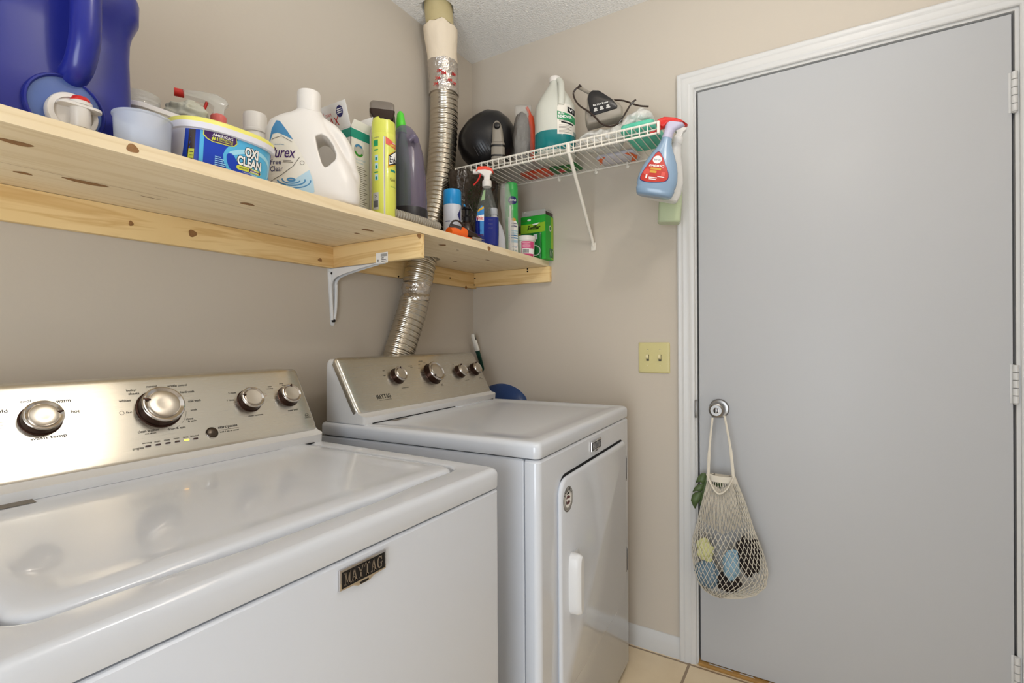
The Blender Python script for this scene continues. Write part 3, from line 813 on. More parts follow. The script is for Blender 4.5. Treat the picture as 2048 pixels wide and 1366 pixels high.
for a0, a1 in ((.35, 1.2), (1.35, 1.9), (2.0, 2.55), (2.7, 3.2), (3.35, 4.3), (4.8, 5.3), (5.45, 6.1)): tx.decal(ring(.4118 + .002, .0955, .0475, .0006, a0, a1), pf, M['inkl'])
tx.decal(ring(.7425, .036, .0058, .0007, 0.3, 2 * PI - .2), pf, M['ink']); tx.decal(ring(.345, .0985, .0042, .0006, 0, 6.2), pf, M['inkl'])
for k in range(3): tx.rect(.150 + .002 * k, .104 - k * .005, .176, .1045 - k * .005, pf, M['inkl'])
merge(fac, tx.build('lettering', washer))
M['amber'] = mat('lit_amber_lens', (240, 180, 60), .3, emit=(255, 190, 60), es=3.0)
M['lens'] = mat('dark_indicator_lens', (52, 30, 18), .25)
for k in range(6):
    u = .3740 + k * .0178; q = MB()
    q.decal(rr2(u - .0058, .0185, u + .0058, .0235, .0024), planefn(F0, U, sv, .0005), M['chrome']); q.decal(rr2(u - .0050, .0192, u + .0050, .0228, .0017), planefn(F0, U, sv, .0009), M['amber'] if k == 4 else M['lens'])
    lo_ = q.build('indicator_light', fac)
    if k == 4: lo_['label'] = 'lit amber indicator light'
q = MB(); o = Vector((.4990, 0, 0)) + F0 + sv * .0285
TT = Matrix(((1, sv.x, nv.x, o.x), (0, sv.y, nv.y, o.y), (0, sv.z, nv.z, o.z), (0, 0, 0, 1)))
q.lathe([(.0125, 0), (.0130, .001), (.0122, .0022), (.0118, .0015)], M['chrome'], 32, T=TT, cap1=False); q.lathe([(.0117, .0008), (.0105, .0032), (.006, .0048), (.001, .0052)], M['startb'] if 'startb' in M else mat('bronze_button', (74, 64, 54), .25, .6), 32, T=TT, cap0=False)
q.build('start_button', washer)

def badge(parent, ox, oz, w_, h_, y, ang=0):
    b = MB(); T = Matrix.Translation((ox, y, oz))
    outl = [(0, h_), (w_, h_), (w_, .002), (w_ * .72, .0008), (w_ * .62, -.003), (w_ * .38, -.003), (w_ * .28, .0008), (0, .002)]
    b.prism(outl, -.0045, 0, M['chrome'], .0012, T=T)
    o = b.build('brand_badge', parent)
    b = MB(); b.prism([(.003, h_ - .003), (w_ - .003, h_ - .003), (w_ - .003, .0045), (.003, .0045)], -.0050, -.0040, M['black'], T=T)
    b.prism([(w_ * .40, .001), (w_ * .60, .001), (w_ * .58, -.0016), (w_ * .42, -.0016)], -.0050, -.0040, M['black'], T=T)
    f = lambda u, v: Vector((ox + u, y - .0054, oz + v))
    serif(b, 'MAYTAG', .007, .0075, w_ - .014, h_ - .0125, f, M['chrome'])
    b.build('badge_plate', o)
    return o
def serif(mb, s_, x0, y0, w_, h_, f, m):
    """serif capitals: block letters with slab serifs at their stems' ends"""
    n = len(s_); cw = w_ / n
    for i, ch in enumerate(s_):
        a = x0 + cw * i; g = cw * .86; t = h_ * .11; k = g * .23
        S = lambda x, y, x2, y2: mb.rect(a + x, y0 + y, a + x2, y0 + y2, f, m)
        Q = lambda *p: mb.decal([(a + x, y0 + y) for x, y in p], f, m)
        if ch == 'M':
            S(k * .35, 0, k * .8, h_); S(g - k, 0, g - k * .1, h_); Q((k * .3, h_), (k * 1.2, h_), (g * .55, t), (g * .42, t)); Q((g - k * .7, h_), (g - k * .2, h_), (g * .52, t), (g * .44, t))
            S(-.1 * k, 0, k * 1.2, t); S(g - k * 1.4, 0, g + k * .2, t); S(-.1 * k, h_ - t, k * .9, h_); S(g - k * .9, h_ - t, g + k * .2, h_)
        elif ch == 'A':
            Q((g * .06, 0), (g * .20, 0), (g * .56, h_), (g * .44, h_)); Q((g * .42, h_), (g * .60, h_), (g * .98, 0), (g * .72, 0)); S(g * .26, h_ * .32, g * .72, h_ * .40)
            S(-.02 * g, 0, g * .34, t); S(g * .58, 0, g * 1.04, t)
        elif ch == 'Y':
            S(g * .40, 0, g * .62, h_ * .5); Q((0, h_), (g * .26, h_), (g * .62, h_ * .45), (g * .40, h_ * .45)); Q((g * .84, h_), (g * .98, h_), (g * .6, h_ * .45), (g * .48, h_ * .45))
            S(g * .26, 0, g * .76, t); S(-.04 * g, h_ - t, g * .40, h_); S(g * .66, h_ - t, g * 1.04, h_)
        elif ch == 'T':
            S(g * .38, 0, g * .62, h_); S(0, h_ - t, g, h_); S(0, h_ * .72, g * .08, h_); S(g * .92, h_ * .72, g, h_); S(g * .24, 0, g * .76, t)
        elif ch == 'G':
            pts = ring(g * .5, h_ * .5, 1, .0, 0, 1, 2)
            n_ = 24; ou = []; inn = []
            for j in range(n_ + 1):
                an = math.radians(48 + 275 * j / n_); ou.append((g * .5 + g * .48 * math.cos(an), h_ * .5 + h_ * .5 * math.sin(an)))
                ww = .30 if 90 < math.degrees(an) < 270 else .14; inn.append((g * .5 + g * (.48 - ww * .8) * math.cos(an), h_ * .5 + h_ * (.5 - .10) * math.sin(an)))
            for j in range(n_): Q(ou[j], ou[j + 1], inn[j + 1], inn[j])
            S(g * .70, h_ * .06, g * .92, h_ * .46); S(g * .56, h_ * .42, g * 1.04, h_ * .50); S(g * .84, h_ * .66, g * .92, h_ * .98)
badge(washer, .3585, .822, .0850, .0300, .001)

dryer = thing('clothes_dryer', 'white front-loading clothes dryer with hinged side-opening door beside the washer', 'dryer', (-.881, -.818, 0), (0, 0, math.radians(3.0)))
WD, DD = .741, .716
facd, G0, gsv, gnv = machine(dryer, WD, DD, .930, .038, False)
gp = planefn(G0, U, gsv, .0004)
add_knob(dryer, G0, gsv, gnv, .2260, .0990, .0250, .022, 72)
add_knob(dryer, G0, gsv, gnv, .4090, .0950, .0365, .026, 215)
add_knob(dryer, G0, gsv, gnv, .5790, .0930, .0245, .022, 95)
add_knob(dryer, G0, gsv, gnv, .6840, .0960, .0245, .022, 85)
tx = MB()
def T2(s_, u, v, w_, h=.004): tx.text(s_, u, v, u + w_, v + h, gp, M['ink'], ext=.006)
serif(tx, 'MAYTAG', .098, .030, .062, .0140, gp, M['gap'])
T2('commercial technology', .105, .0235, .052, .003)
T2('temperature', .222, .0535, .034); T2('low', .172, .121, .008); T2('high', .165, .103, .010); T2('timed', .300, .131, .018, .0035); T2('dry', .308, .125, .010, .0035)
T2('automatic', .364, .147, .022, .0035); T2('damp', .386, .139, .012, .003); T2('timed', .445, .139, .018, .0035); T2('dry', .452, .132, .010, .0035); T2('cool', .428, .050, .012, .003); T2('down', .429, .045, .012, .003)
T2('heavy', .355, .133, .010, .003); T2('very dry', .345, .120, .012, .003); T2('more', .347, .105, .010, .003); T2('normal', .468, .090, .012, .003); T2('less dry', .468, .080, .014, .003)
T2('wrinkle guard', .588, .053, .026, .003); T2('end of', .690, .056, .014, .003); T2('cycle signal', .686, .0505, .024, .003); T2('off', .555, .124, .006, .003)
merge(facd, tx.build('lettering', dryer))
badge(dryer, .3390, .8425, .0840, .0290, -.001)
# dryer door: outline in x,z
DOOR = []
def arc(cx, cz, r, a0, a1, n=8):
    for i in range(n + 1):
        a = math.radians(a0 + (a1 - a0) * i / n); DOOR.append((cx + r * math.cos(a), cz + r * math.sin(a)))
arc(.142, .778, .044, 180, 90); arc(.640, .794, .028, 90, 0); arc(.568, .379, .100, 0, -90, 12); arc(.142, .323, .044, 270, 180)
DOOR = DOOR[::-1]
dd = MB()
def grow(poly, g):
    cx, cz = .38, .55; return [(x + g * (-1.0 if x > cx else 2.2), z + g * (1 if z > cz else 1.5)) for x, z in poly]
g = MB(); g.prism(grow(DOOR, .0045), -.0008, .001, M['gap']); g.build('door_gap', dryer)
ddoor = None
dd.prism(DOOR, -.0125, .001, M['enamel'], .0075)
ddoor = dd.build('dryer_door', dryer, sharp=60)
h = MB()
h.prism(rr2(.150, .474, .214, .622, .018), -.0145, -.012, M['enamel'], .001)
h.loft([[Vector((.146 + .020 * math.cos(a) * s1 + .016, -.0125 - d_, .548 + .078 * s2 * (abs(math.sin(a)) ** .35) * (1 if math.sin(a) >= 0 else -1))) for a in [2 * PI * i / 28 for i in range(28)]] for d_, s1, s2 in ((0, 1, 1), (.018, .95, .985), (.026, .80, .95), (.030, .55, .90))], M['plastic_w'])
h.build('door_handle', ddoor)
e = MB(); ey = -.0129
ef = lambda u, v: Vector((.1405 + u, ey, .7665 + v)); ef2 = lambda u, v: Vector((.1405 + u, ey - .0003, .7665 + v)); ef3 = lambda u, v: Vector((.1405 + u, ey - .0006, .7665 + v))
M['grey1'] = mat('light_grey_print2', (186, 184, 180), .4); M['maroon'] = mat('maroon_print', (86, 28, 32), .4)
e.decal(ellipse(0, 0, .0315, .0315, 40), ef, M['grey1']); e.decal(ring(0, 0, .0312, .0012, 0, 6.283, 40), ef2, M['ink'])
e.decal(ellipse(0, -.001, .0195, .0195, 32), ef2, M['white'])
for i, ch in enumerate('AMERICA'):
    an = math.radians(150 - i * 20); cx, cy_ = .0252 * math.cos(an), .0252 * math.sin(an); rot = an - PI / 2
    fq = (lambda cx, cy_, rot: (lambda u, v: Vector((.1405 + cx + u * math.cos(rot) - v * math.sin(rot), ey - .0004, .7665 + cy_ + u * math.sin(rot) + v * math.cos(rot)))))(cx, cy_, rot)
    e.text(ch, -.003, -.0038, .003, .0038, fq, M['gap'], ext=.03)
e.decal([(-.015, .002), (-.008, .010), (.006, .009), (.013, .003), (.008, .0), (-.004, .003)], ef3, M['maroon']); e.decal([(-.012, -.006), (-.002, -.003), (.010, -.006), (.013, -.010), (.002, -.013), (-.008, -.012)], ef3, M['maroon'])
e.decal([(-.017, .0), (-.012, .0), (-.011, -.012), (-.015, -.010)], ef3, M['gap']); e.decal([(-.006, .017), (.006, .017), (.010, .012), (-.009, .012)], ef3, M['gap'])
for k in range(3): e.decal(ring(0, 0, .0295 - k * .003, .0009, math.radians(205), math.radians(335), 20), ef3, M['inkl'])
e.build('round_emblem', ddoor)
for z0, z1 in ((.679, .765), (.367, .452)):
    q = MB(); q.box((.6715, -.011, z0), (.6765, .001, z1), M['satin'], .0012); q.box((.6745, -.0118, z0 + .006), (.6758, -.0105, z1 - .006), M['gap']); q.build('door_hinge', dryer)
# ================================================================ materials for the bottles and boxes
M['bluejug'] = mat('deep_blue_plastic', (34, 42, 136), .3, coat=.2, spec=.5)
M['bluecup'] = mat('translucent_blue_cup', (112, 140, 205), .2, alpha=.6)
M['frost'] = mat('frosted_cup', (205, 212, 226), .35, alpha=.5)
M['glass'] = mat('clear_glass', (236, 240, 240), .04, alpha=.26, spec=.8)
M['clear'] = mat('clear_plastic', (226, 230, 226), .12, alpha=.32, spec=.7)
M['cleard'] = mat('clear_plastic_film', (206, 204, 198), .12, alpha=.24, spec=.9, bump=(26, .9, .02))
M['whitep'] = mat('white_bottle_plastic', (224, 218, 211), .33, sss=.0)
M['binw'] = mat('white_bin_plastic', (228, 224, 230), .35)
M['cloth'] = mat('grey_green_cloth', (198, 196, 180), .9, bump=(200, .3, .002))
M['pinkp'] = mat('pink_collar', (232, 118, 112), .35)
M['yellow'] = mat('pale_yellow_lid', (238, 230, 118), .3)
M['tubw'] = mat('white_tub_rim', (226, 224, 232), .32)
M['oxib'] = mat('tub_blue_print', (20, 62, 178), .3); M['oxic'] = mat('tub_cyan_print', (86, 178, 222), .3); M['oxil'] = mat('tub_light_cyan_print', (162, 216, 236), .3)
M['purple'] = mat('purple_print', (66, 32, 96), .35); M['navy'] = mat('navy_print', (28, 28, 96), .35); M['lime'] = mat('lime_print', (214, 220, 76), .35)
M['limecan'] = mat('lime_yellow_can', (206, 208, 84), .28, coat=.3)
M['green'] = mat('green_print', (30, 142, 88), .4); M['teal'] = mat('teal_green_print', (28, 138, 118), .45)
M['box'] = mat('white_carton', (232, 228, 222), .6); M['pblue'] = mat('label_blue', (70, 132, 178), .35); M['plb'] = mat('label_pale_blue', (178, 206, 220), .35); M['pcream'] = mat('label_cream', (228, 222, 210), .35)
M['smoke'] = mat('smoky_purple_plastic', (108, 98, 124), .14, alpha=.66, spec=.8)
M['vgreen'] = mat('bright_green_plastic', (84, 206, 52), .3); M['dgreen'] = mat('dark_green_plastic', (50, 140, 44), .4)
M['basek'] = mat('black_rubbery_base', (38, 36, 40), .4)
M['hose'] = mat('grey_ribbed_hose', (150, 142, 128), .35)
M['orange'] = mat('orange_plastic', (240, 104, 26), .35)
M['brown'] = mat('dark_brown_plastic', (50, 36, 28), .22)
M['smokeb'] = mat('smoky_brown_clear', (108, 96, 86), .1, alpha=.55, spec=.9)
M['capb'] = mat('sky_blue_cap', (26, 140, 204), .32); M['canw'] = mat('pale_grey_can', (200, 202, 210), .35)
M['wx'] = mat('blue_liquid', (12, 32, 116), .12, spec=.6); M['wxclear'] = mat('clear_bottle_wall', (150, 156, 150), .08, alpha=.13, spec=.8)
M['wxlabel'] = mat('mid_blue_label', (52, 128, 190), .35); M['sage'] = mat('sage_label', (148, 176, 130), .45); M['orred'] = mat('orange_red_plastic', (232, 66, 32), .35)
M['bagk'] = mat('black_bin_bag_plastic', (44, 32, 22), .22, spec=.8, bump=(16, 1.0, .03))
M['gcan'] = mat('fresh_green_can', (60, 176, 84), .3, coat=.2); M['pink'] = mat('magenta_label', (206, 66, 120), .4)
M['swif'] = mat('green_carton', (34, 164, 48), .45); M['swifl'] = mat('lime_carton', (146, 190, 44), .45); M['swifd'] = mat('dark_green_pack', (16, 104, 42), .2, coat=.4)
M['teall'] = mat('teal_liquid', (22, 116, 118), .15, spec=.5); M['gallon'] = mat('milky_gallon_plastic', (216, 216, 204), .35, alpha=.86)
M['greyplast'] = mat('warm_grey_plastic', (140, 132, 120), .35); M['silverbag'] = mat('silvery_white_plastic_bag', (206, 204, 198), .28, spec=.8, bump=(22, .8, .02))
M['tealpack'] = mat('sea_green_sponge', (64, 182, 150), .5, mott=(60, (110, 206, 178))); M['fblue'] = mat('pearl_blue_bottle', (134, 160, 186), .25, coat=.4); M['lav'] = mat('lavender_nozzle', (190, 186, 208), .3)
M['fred'] = mat('red_fruit_label', (176, 32, 36), .35, mott=(50, (205, 72, 52))); M['gold'] = mat('gold_print', (206, 160, 58), .4)
M['milk'] = mat('milky_white_plastic', (226, 224, 220), .3, alpha=.9); M['pale'] = mat('pale_green_liquid', (196, 208, 172), .2, alpha=.88)
M['knit'] = mat('ecru_cotton', (214, 206, 190), .9, bump=(300, .4, .001)); M['leaf'] = mat('dark_green_leaf', (70, 88, 52), .45, mott=(40, (92, 112, 68)))
M['ycloth'] = mat('pale_yellow_cloth', (212, 210, 150), .9); M['bcloth'] = mat('slate_blue_cloth', (112, 136, 152), .9); M['kcloth'] = mat('black_brown_cloth', (34, 24, 22), .8); M['lcloth'] = mat('light_blue_cloth', (140, 172, 190), .9)
M['blued'] = mat('cobalt_blue_bowl', (40, 66, 116), .3); M['brushw'] = mat('white_handle', (232, 228, 218), .35); M['brushg'] = mat('dark_green_handle', (12, 62, 50), .3)
M['rpack'] = mat('red_orange_packet', (206, 72, 36), .35, bump=(30, .6, .01)); M['peach'] = mat('peach_packet', (212, 138, 104), .4, bump=(30, .6, .01)); M['wpack'] = mat('lilac_white_packet', (212, 208, 216), .4, bump=(26, .6, .01)); M['gpack'] = mat('green_packet', (32, 104, 44), .4)
M['amberp'] = mat('amber_yellow_pack', (214, 164, 32), .4)
M['coral'] = mat('coral_red_print', (214, 84, 74), .4)
SZ = ST + .0002

def sprayer(parent, z0, s_=1.0, body=None, top=None, trig=None, collar=None, noz=None, cr=.015, L=.062, hood=.020):
    """trigger sprayer: collar on a neck at height z0, nozzle towards -x"""
    k = MB(); k.lathe([(cr * .96, z0), (cr, z0 + .002), (cr, z0 + .020 * s_), (cr * .8, z0 + .024 * s_)], collar, 28); k.build('collar', parent)
    P = [(-.012, .018), (-.010, .036), (-.022, .046), (-L + .012, .048), (-L + .010, .060), (-.030, .066), (-.004, .067), (.014, .060), (.020, .050), (.012, .040), (.010, .018)]
    k = MB(); k.prism([(x * s_, z0 + z * s_) for x, z in P][::-1], -.0115 * s_, .0115 * s_, body, .004 * s_); h = k.build('spray_head', parent)
    if top:
        P = [(-L + .006, .052), (-L + .010, .062), (-.030, .070), (-.002, .071), (.018, .063), (.024, .050), (.014, .054), (-.006, .059), (-.030, .057)]
        k = MB(); k.prism([(x * s_, z0 + z * s_) for x, z in P][::-1], -.0135 * s_, .0135 * s_, top, .003 * s_); k.build('hood', h)
    k = MB(); k.cyl(((-L + .014) * s_, 0, z0 + .054 * s_), ((-L - .004) * s_, 0, z0 + .054 * s_), .0085 * s_, noz or body, 18); k.build('nozzle', h)
    k = MB(); k.tube(spline([(-.022 * s_, 0, z0 + .047 * s_), (-.027 * s_, 0, z0 + .032 * s_), (-.036 * s_, 0, z0 + .018 * s_), (-.048 * s_, 0, z0 + .006 * s_)], 5), [.0055 * s_] * 8 + [.0045 * s_] * 8, trig, 10, flat=.6); k.build('trigger', h)
    return h

# ---- big blue detergent jug with a press tap
jug = thing('detergent_jug', 'large dark blue jug with a white press tap on the pine shelf', 'detergent bottle', (-1.575, -.152, SZ))
JW, JD = .132, .147
secs = [(0, JW - .012, JD - .012, 5), (.006, JW - .003, JD - .003, 5), (.015, JW, JD, 5), (.10, JW - .001, JD, 5), (.19, JW - .003, JD - .002, 5), (.222, JW - .002, JD - .001, 5), (.240, JW + .001, JD + .004, 5), (.262, JW + .010, JD + .010, 5), (.295, JW + .011, JD + .010, 5), (.325, JW + .004, JD + .004, 4.5), (.340, JW - .02, JD - .02, 4), (.348, JW - .05, JD - .05, 3)]
k = MB(); k.sell(secs, M['bluejug'], 64); k.build('jug_body', jug, sharp=60)
hx = .030
k = MB(); k.tube(spline([(hx, -JD - .002, .345), (hx, -JD - .036, .338), (hx, -JD - .044, .29), (hx, -JD - .043, .19), (hx - .001, -JD - .036, .150), (hx - .003, -JD - .018, .122), (hx - .004, -JD + .02, .110)], 8), .0205, M['bluejug'], 24); k.build('jug_handle', jug)
tc = at(130, 219, Y=-.300); lx, lz = tc.x + 1.575, max(.0545, tc.z - SZ)
TT = Matrix.Translation((lx, -JD, lz)) @ Matrix.Rotation(PI / 2, 4, 'X')
k = MB(); k.lathe([(.0535, -.004), (.0540, .006), (.0525, .009), (.050, .010), (.048, .006)], M['bluejug'], 48, T=TT, cap1=False); k.build('tap_recess_rim', jug)
k = MB(); k.lathe([(.0490, .0), (.0490, .005), (.002, .006)], M['bluecup'], 48, T=TT, cap0=False); k.build('translucent_disc', jug)
cp = at(146, 229, Y=-.315); TT = Matrix.Translation((cp.x + 1.575, -JD - .012, max(.035, cp.z - SZ))) @ Matrix.Rotation(PI / 2, 4, 'X')
k = MB(); k.lathe([(.034, -.008), (.0345, .004), (.033, .007), (.026, .009), (.0255, .006), (.024, .006), (.010, .009), (.001, .009)], M['whitep'], 48, T=TT); tap = k.build('press_tap', jug)
cx, cy_, cz = cp.x + 1.575, -JD - .028, max(.035, cp.z - SZ)
k = MB(); k.lathe([(.0120, -.024), (.0130, -.022), (.0135, .012), (.0155, .013), (.0155, .018), (.012, .020)], M['whitep'], 32, T=Matrix.Translation((cx + .006, cy_, cz)))
k.lathe([(.0105, -.0242), (.0100, -.0235)], M['inkl'], 24, T=Matrix.Translation((cx + .006, cy_, cz)))
k.loft([rrect(cx - .024, cx + .034, cy_ - .014, cy_ + .014, .0125, z) for z in (cz + .008, cz + .012)], M['whitep']); k.build('spout', tap)
k = MB(); k.lathe([(.0125, .018), (.0130, .022), (.0105, .0265), (.004, .028)], M['redp'], 28, T=Matrix.Translation((cx + .006, cy_, cz))); k.build('red_button', tap)

# ---- measuring cup
cup = MB(); cup.lathe([(.0, 0), (.0395, 0), (.0405, .002), (.0425, .058), (.0445, .060), (.0445, .0625), (.0420, .0620), (.0410, .056), (.0393, .003), (0, .002)], M['frost'], 56, cap0=False, cap1=False)
cupo = cup.build('measuring_cup', loc=(-1.4660, -.3450, SZ)); tag(cupo, 'frosted translucent measuring cup between the blue jug and the blue tub', 'cup')

# ---- white bin with jar and cloth
bx0, bx1, by0, by1 = -1.4350, -1.2680, -.226, -.030
binn = MB(); cxb, cyb = (bx0 + bx1) / 2, (by0 + by1) / 2; hw, hd = (bx1 - bx0) / 2, (by1 - by0) / 2
def br_(i_, z, r=.02): return rrect(-hw - i_, hw + i_, -hd - i_, hd + i_, r, z, 6)
binn.loft([br_(-.012, 0), br_(-.008, .004), br_(-.002, .130), br_(.004, .131), br_(.0045, .139), br_(.003, .1405), br_(-.003, .1400), br_(-.0045, .13), br_(-.0105, .006), br_(-.012, .004)], M['binw'])
tag(binn.build('storage_bin', loc=(cxb, cyb, SZ)), 'white plastic bin holding a glass jar and a rag behind the measuring cup', 'bin')
jar = MB(); jp = [(.0, 0), (.036, 0), (.041, .004), (.042, .02), (.042, .115), (.040, .13), (.037, .138)]
for k_ in range(4): z = .140 + k_ * .008; jp += [(.0395, z), (.0415, z + .002), (.0395, z + .004)]
jp += [(.041, .173), (.0425, .176), (.040, .178), (.0385, .176), (.036, .14), (.039, .12), (.0395, .01), (0, .008)]
jar.lathe(jp, M['glass'], 48, cap0=False, cap1=False)
jo = jar.build('glass_jar', loc=(-1.3800, -.145, SZ + .0095), rot=(math.radians(-4), math.radians(-3), 0)); tag(jo, 'open clear glass jar with threaded rim standing in the white bin', 'jar')
def blob(mb, c, r, m, amp=.3, fr=2.0, seed=0, n=32, zmin=None, T=None):
    rs = []
    for i in range(1, n):
        ph = PI * i / n; ring_ = []
        for k in range(n * 2):
            th = PI * k / n; d = Vector((math.sin(ph) * math.cos(th), math.sin(ph) * math.sin(th), -math.cos(ph)))
            q = 1 + amp * noise.noise(d * fr + Vector((seed, seed * .7, 0))) + amp * .45 * noise.noise(d * fr * 2.7 + Vector((seed, 0, 3)))
            p = Vector((c[0] + d.x * r[0] * q, c[1] + d.y * r[1] * q, c[2] + d.z * r[2] * q))
            if zmin is not None: p.z = max(p.z, zmin)
            ring_.append(p)
        rs.append(ring_)
    mb.loft(rs, m, T=T); return mb
cl_ = MB(); blob(cl_, (0, 0, .080), (.026, .060, .076), M['cloth'], .2, 1.6, 4, 28); blob(cl_, (.002, -.010, .164), (.036, .050, .030), M['cloth'], .45, 1.3, 9, 32)
o = cl_.build('rag', loc=(-1.3060, -.140, SZ + .011), sharp=80); tag(o, 'crumpled pale grey-green rag stuffed into the white bin', 'cloth')

# ---- clear spray bottle with pink collar
sb = thing('spray_bottle', 'clear spray bottle with pink collar and red nozzle behind the blue tub', 'spray bottle', (-1.2190, -.130, SZ), (0, 0, math.radians(-22)))
k = MB(); secs = [(0, .036, .026, 3), (.006, .040, .030, 3), (.09, .040, .030, 3), (.13, .034, .028, 2.6), (.172, .016, .015, 2), (.192, .0135, .0135, 2)]
k.sell(secs, M['clear'], 40); k.build('bottle', sb)
h = sprayer(sb, .187, 1.08, M['clear'], None, M['redp'], M['pinkp'], M['redp'], cr=.0175, L=.078)

# ---- small white capped bottle
wb_ = thing('white_bottle', 'small white bottle with wide white screw cap behind the tub and the detergent jug', 'bottle', (-1.139, -.150, SZ))
secs = [(0, .034, .026, 3), (.005, .038, .030, 3), (.15, .038, .030, 3), (.172, .033, .027, 2.5), (.185, .026, .026, 2), (.200, .026, .026, 2)]
k = MB(); k.sell(secs, M['whitep'], 40); k.build('bottle', wb_)
k = MB(); k.lathe([(.0285, .192), (.0292, .194), (.0292, .199), (.0275, .200), (.0275, .236), (.0262, .240), (.001, .2405)], M['whitep'], 40); k.build('cap', wb_)

# ---- blue tub with yellow lid
tub = thing('stain_remover_tub', 'oval blue tub of stain remover powder with a yellow lid at the shelf edge', 'tub', (-1.3120, -.3110, SZ)); tub.scale = (1, 1, .83)
TA, TBd = .0990, .0690
ts = [(0, TA - .016, TBd - .012, 2.6), (.003, TA - .012, TBd - .009, 2.6), (.085, TA - .004, TBd - .002, 2.6)]
k = MB(); k.sell(ts, M['tubw'], 72); k.sell([(.085, TA + .001, TBd + .003, 2.6), (.0855, TA + .003, TBd + .005, 2.6), (.099, TA + .0035, TBd + .0055, 2.6)], M['tubw'], 72); body = k.build('tub_body', tub, sharp=50)
k = MB(); k.sell([(.099, TA + .0032, TBd + .0052, 2.6), (.1075, TA + .0028, TBd + .0048, 2.6), (.1105, TA + .0005, TBd + .0022, 2.6), (.1112, TA - .006, TBd - .004, 2.6)], M['yellow'], 72); k.build('lid', tub)
ff = [frontfn(ts, .0004 + .0003 * i) for i in range(6)]; stp = .006
k = MB(); XA = .0860
k.rect(-XA, .004, XA, .084, ff[0], M['oxib'], .0025)
k.decal([(-.020, .004), (.073, .004), (.080, .02), (.083, .04), (.081, .065), (.078, .084), (.000, .084), (-.008, .077), (-.018, .066), (-.026, .052), (-.030, .040), (-.028, .022)], ff[1], M['oxic'], stp)
k.decal(smooth2([(-.010, .008), (.030, .007), (.020, .016), (.000, .028), (-.012, .046), (-.023, .042), (-.021, .022)]), ff[2], M['oxib'], stp)
k.decal(smooth2([(-.018, .050), (.006, .064), (.042, .072), (.070, .062), (.0785, .038), (.070, .016), (.073, .040), (.064, .056), (.038, .063), (.008, .054), (-.012, .044)]), ff[2], M['oxil'], stp)
k.rect(-XA + .004, .004, -XA + .012, .083, ff[1], M['lens'], stp); k.rect(-XA + .005, .010, -XA + .0115, .040, ff[2], M['lime'], stp); k.rect(-XA + .018, .004, -XA + .024, .083, ff[1], M['oxic'], stp)
for i in range(3): k.rect(-XA + .0065, .018 + i * .007, -XA + .0105, .0195 + i * .007, ff[3], M['ink'], stp)
fh = [(lambda g: (lambda x, z: g(x - .026, z)))(g) for g in ff]
k.decal([(-.038, .084), (.020, .084), (.022, .072), (.016, .064), (.006, .0615), (-.022, .0615), (-.032, .066), (-.038, .074)], fh[3], M['lime'], stp)
k.decal([(-.0365, .084), (.0185, .084), (.0203, .073), (.0150, .0656), (.006, .0634), (-.022, .0634), (-.0308, .0675), (-.0365, .075)], fh[4], M['purple'], stp)
k.text("AMERICA'S", -.024, .0755, .0130, .0820, fh[5], M['white'], stp, .02); k.text('#1', -.025, .0655, -.0145, .0742, fh[5], M['lime'], stp, .03); k.text('VERSATILE', -.0130, .0700, .0130, .0742, fh[5], M['lime'], stp, .02); k.text('STAIN REMOVER', -.0130, .0657, .0130, .0685, fh[5], M['lime'], stp, .01)
for dx, dz in ((-.001, 0), (.001, 0), (0, .001), (0, -.001), (.0008, .0008), (-.0008, .0008), (.0008, -.0008), (-.0008, -.0008)):
    k.text('OXI', .038 + dx, .0495 + dz, .068 + dx, .0735 + dz, fh[3], M['gap'], stp, .05); k.text('CLEAN', .023 + dx, .0265 + dz, .076 + dx, .0485 + dz, fh[3], M['gap'], stp, .05)
k.text('OXI', .038, .0495, .068, .0735, fh[4], M['white'], stp, .04); k.text('CLEAN', .023, .0265, .076, .0485, fh[4], M['white'], stp, .04)
k.decal(rr2(.022, .015, .076, .0255, .005), fh[3], M['lime'], stp); k.decal([(.048, .0158)] + [p for p in rr2(.0222, .0158, .0752, .0247, .0044) if p[0] > .048] + [(.048, .0247)], fh[4], M['purple'], stp)
k.text('VERSATILE', .027, .0185, .0455, .0222, fh[5], M['ink'], stp, .01); k.text('STAIN', .054, .0208, .066, .0236, fh[5], M['white'], stp, .02); k.text('REMOVER', .051, .0168, .070, .0198, fh[5], M['white'], stp, .02)
k.text('WORKS ON TOUGH STAINS', .034, .0105, .068, .0130, fh[3], M['white'], stp, .0)
for i in range(5): k.rect(-.018, .012 + i * .0045, .000 + (i % 2) * .004 - i * .002, .0138 + i * .0045, fh[4], M['oxil'], stp)
k.build('printed_label', body)

# ---- white detergent jug with handle
pj = thing('laundry_detergent_bottle', 'big white laundry detergent bottle with side handle and water-ripple label', 'detergent bottle', (-1.082, -.3020, SZ), (0, 0, math.radians(-43)))
ps = [(0, .100, .046, 3.2, .0), (.005, .107, .052, 3.2, .0), (.02, .110, .055, 3.2, 0), (.055, .108, .054, 3.0, -.001), (.10, .099, .051, 2.8, -.008), (.14, .089, .047, 2.6, -.021), (.175, .078, .043, 2.6, -.029), (.198, .068, .039, 2.5, -.030), (.212, .054, .034, 2.3, -.023), (.222, .038, .031, 2, -.014), (.230, .030, .030, 2, -.010)]
fs_ = frontfn([(q[0], q[1], q[2], q[3], q[4], 0) for q in ps], .0006); fs2 = frontfn([(q[0], q[1], q[2], q[3], q[4], 0) for q in ps], .0010); fs3 = frontfn([(q[0], q[1], q[2], q[3], q[4], 0) for q in ps], .0014); fs4 = frontfn([(q[0], q[1], q[2], q[3], q[4], 0) for q in ps], .0018)
k = MB(); k.sell([(q[0], q[1], q[2], q[3], q[4]) for q in ps], M['whitep'], 64)
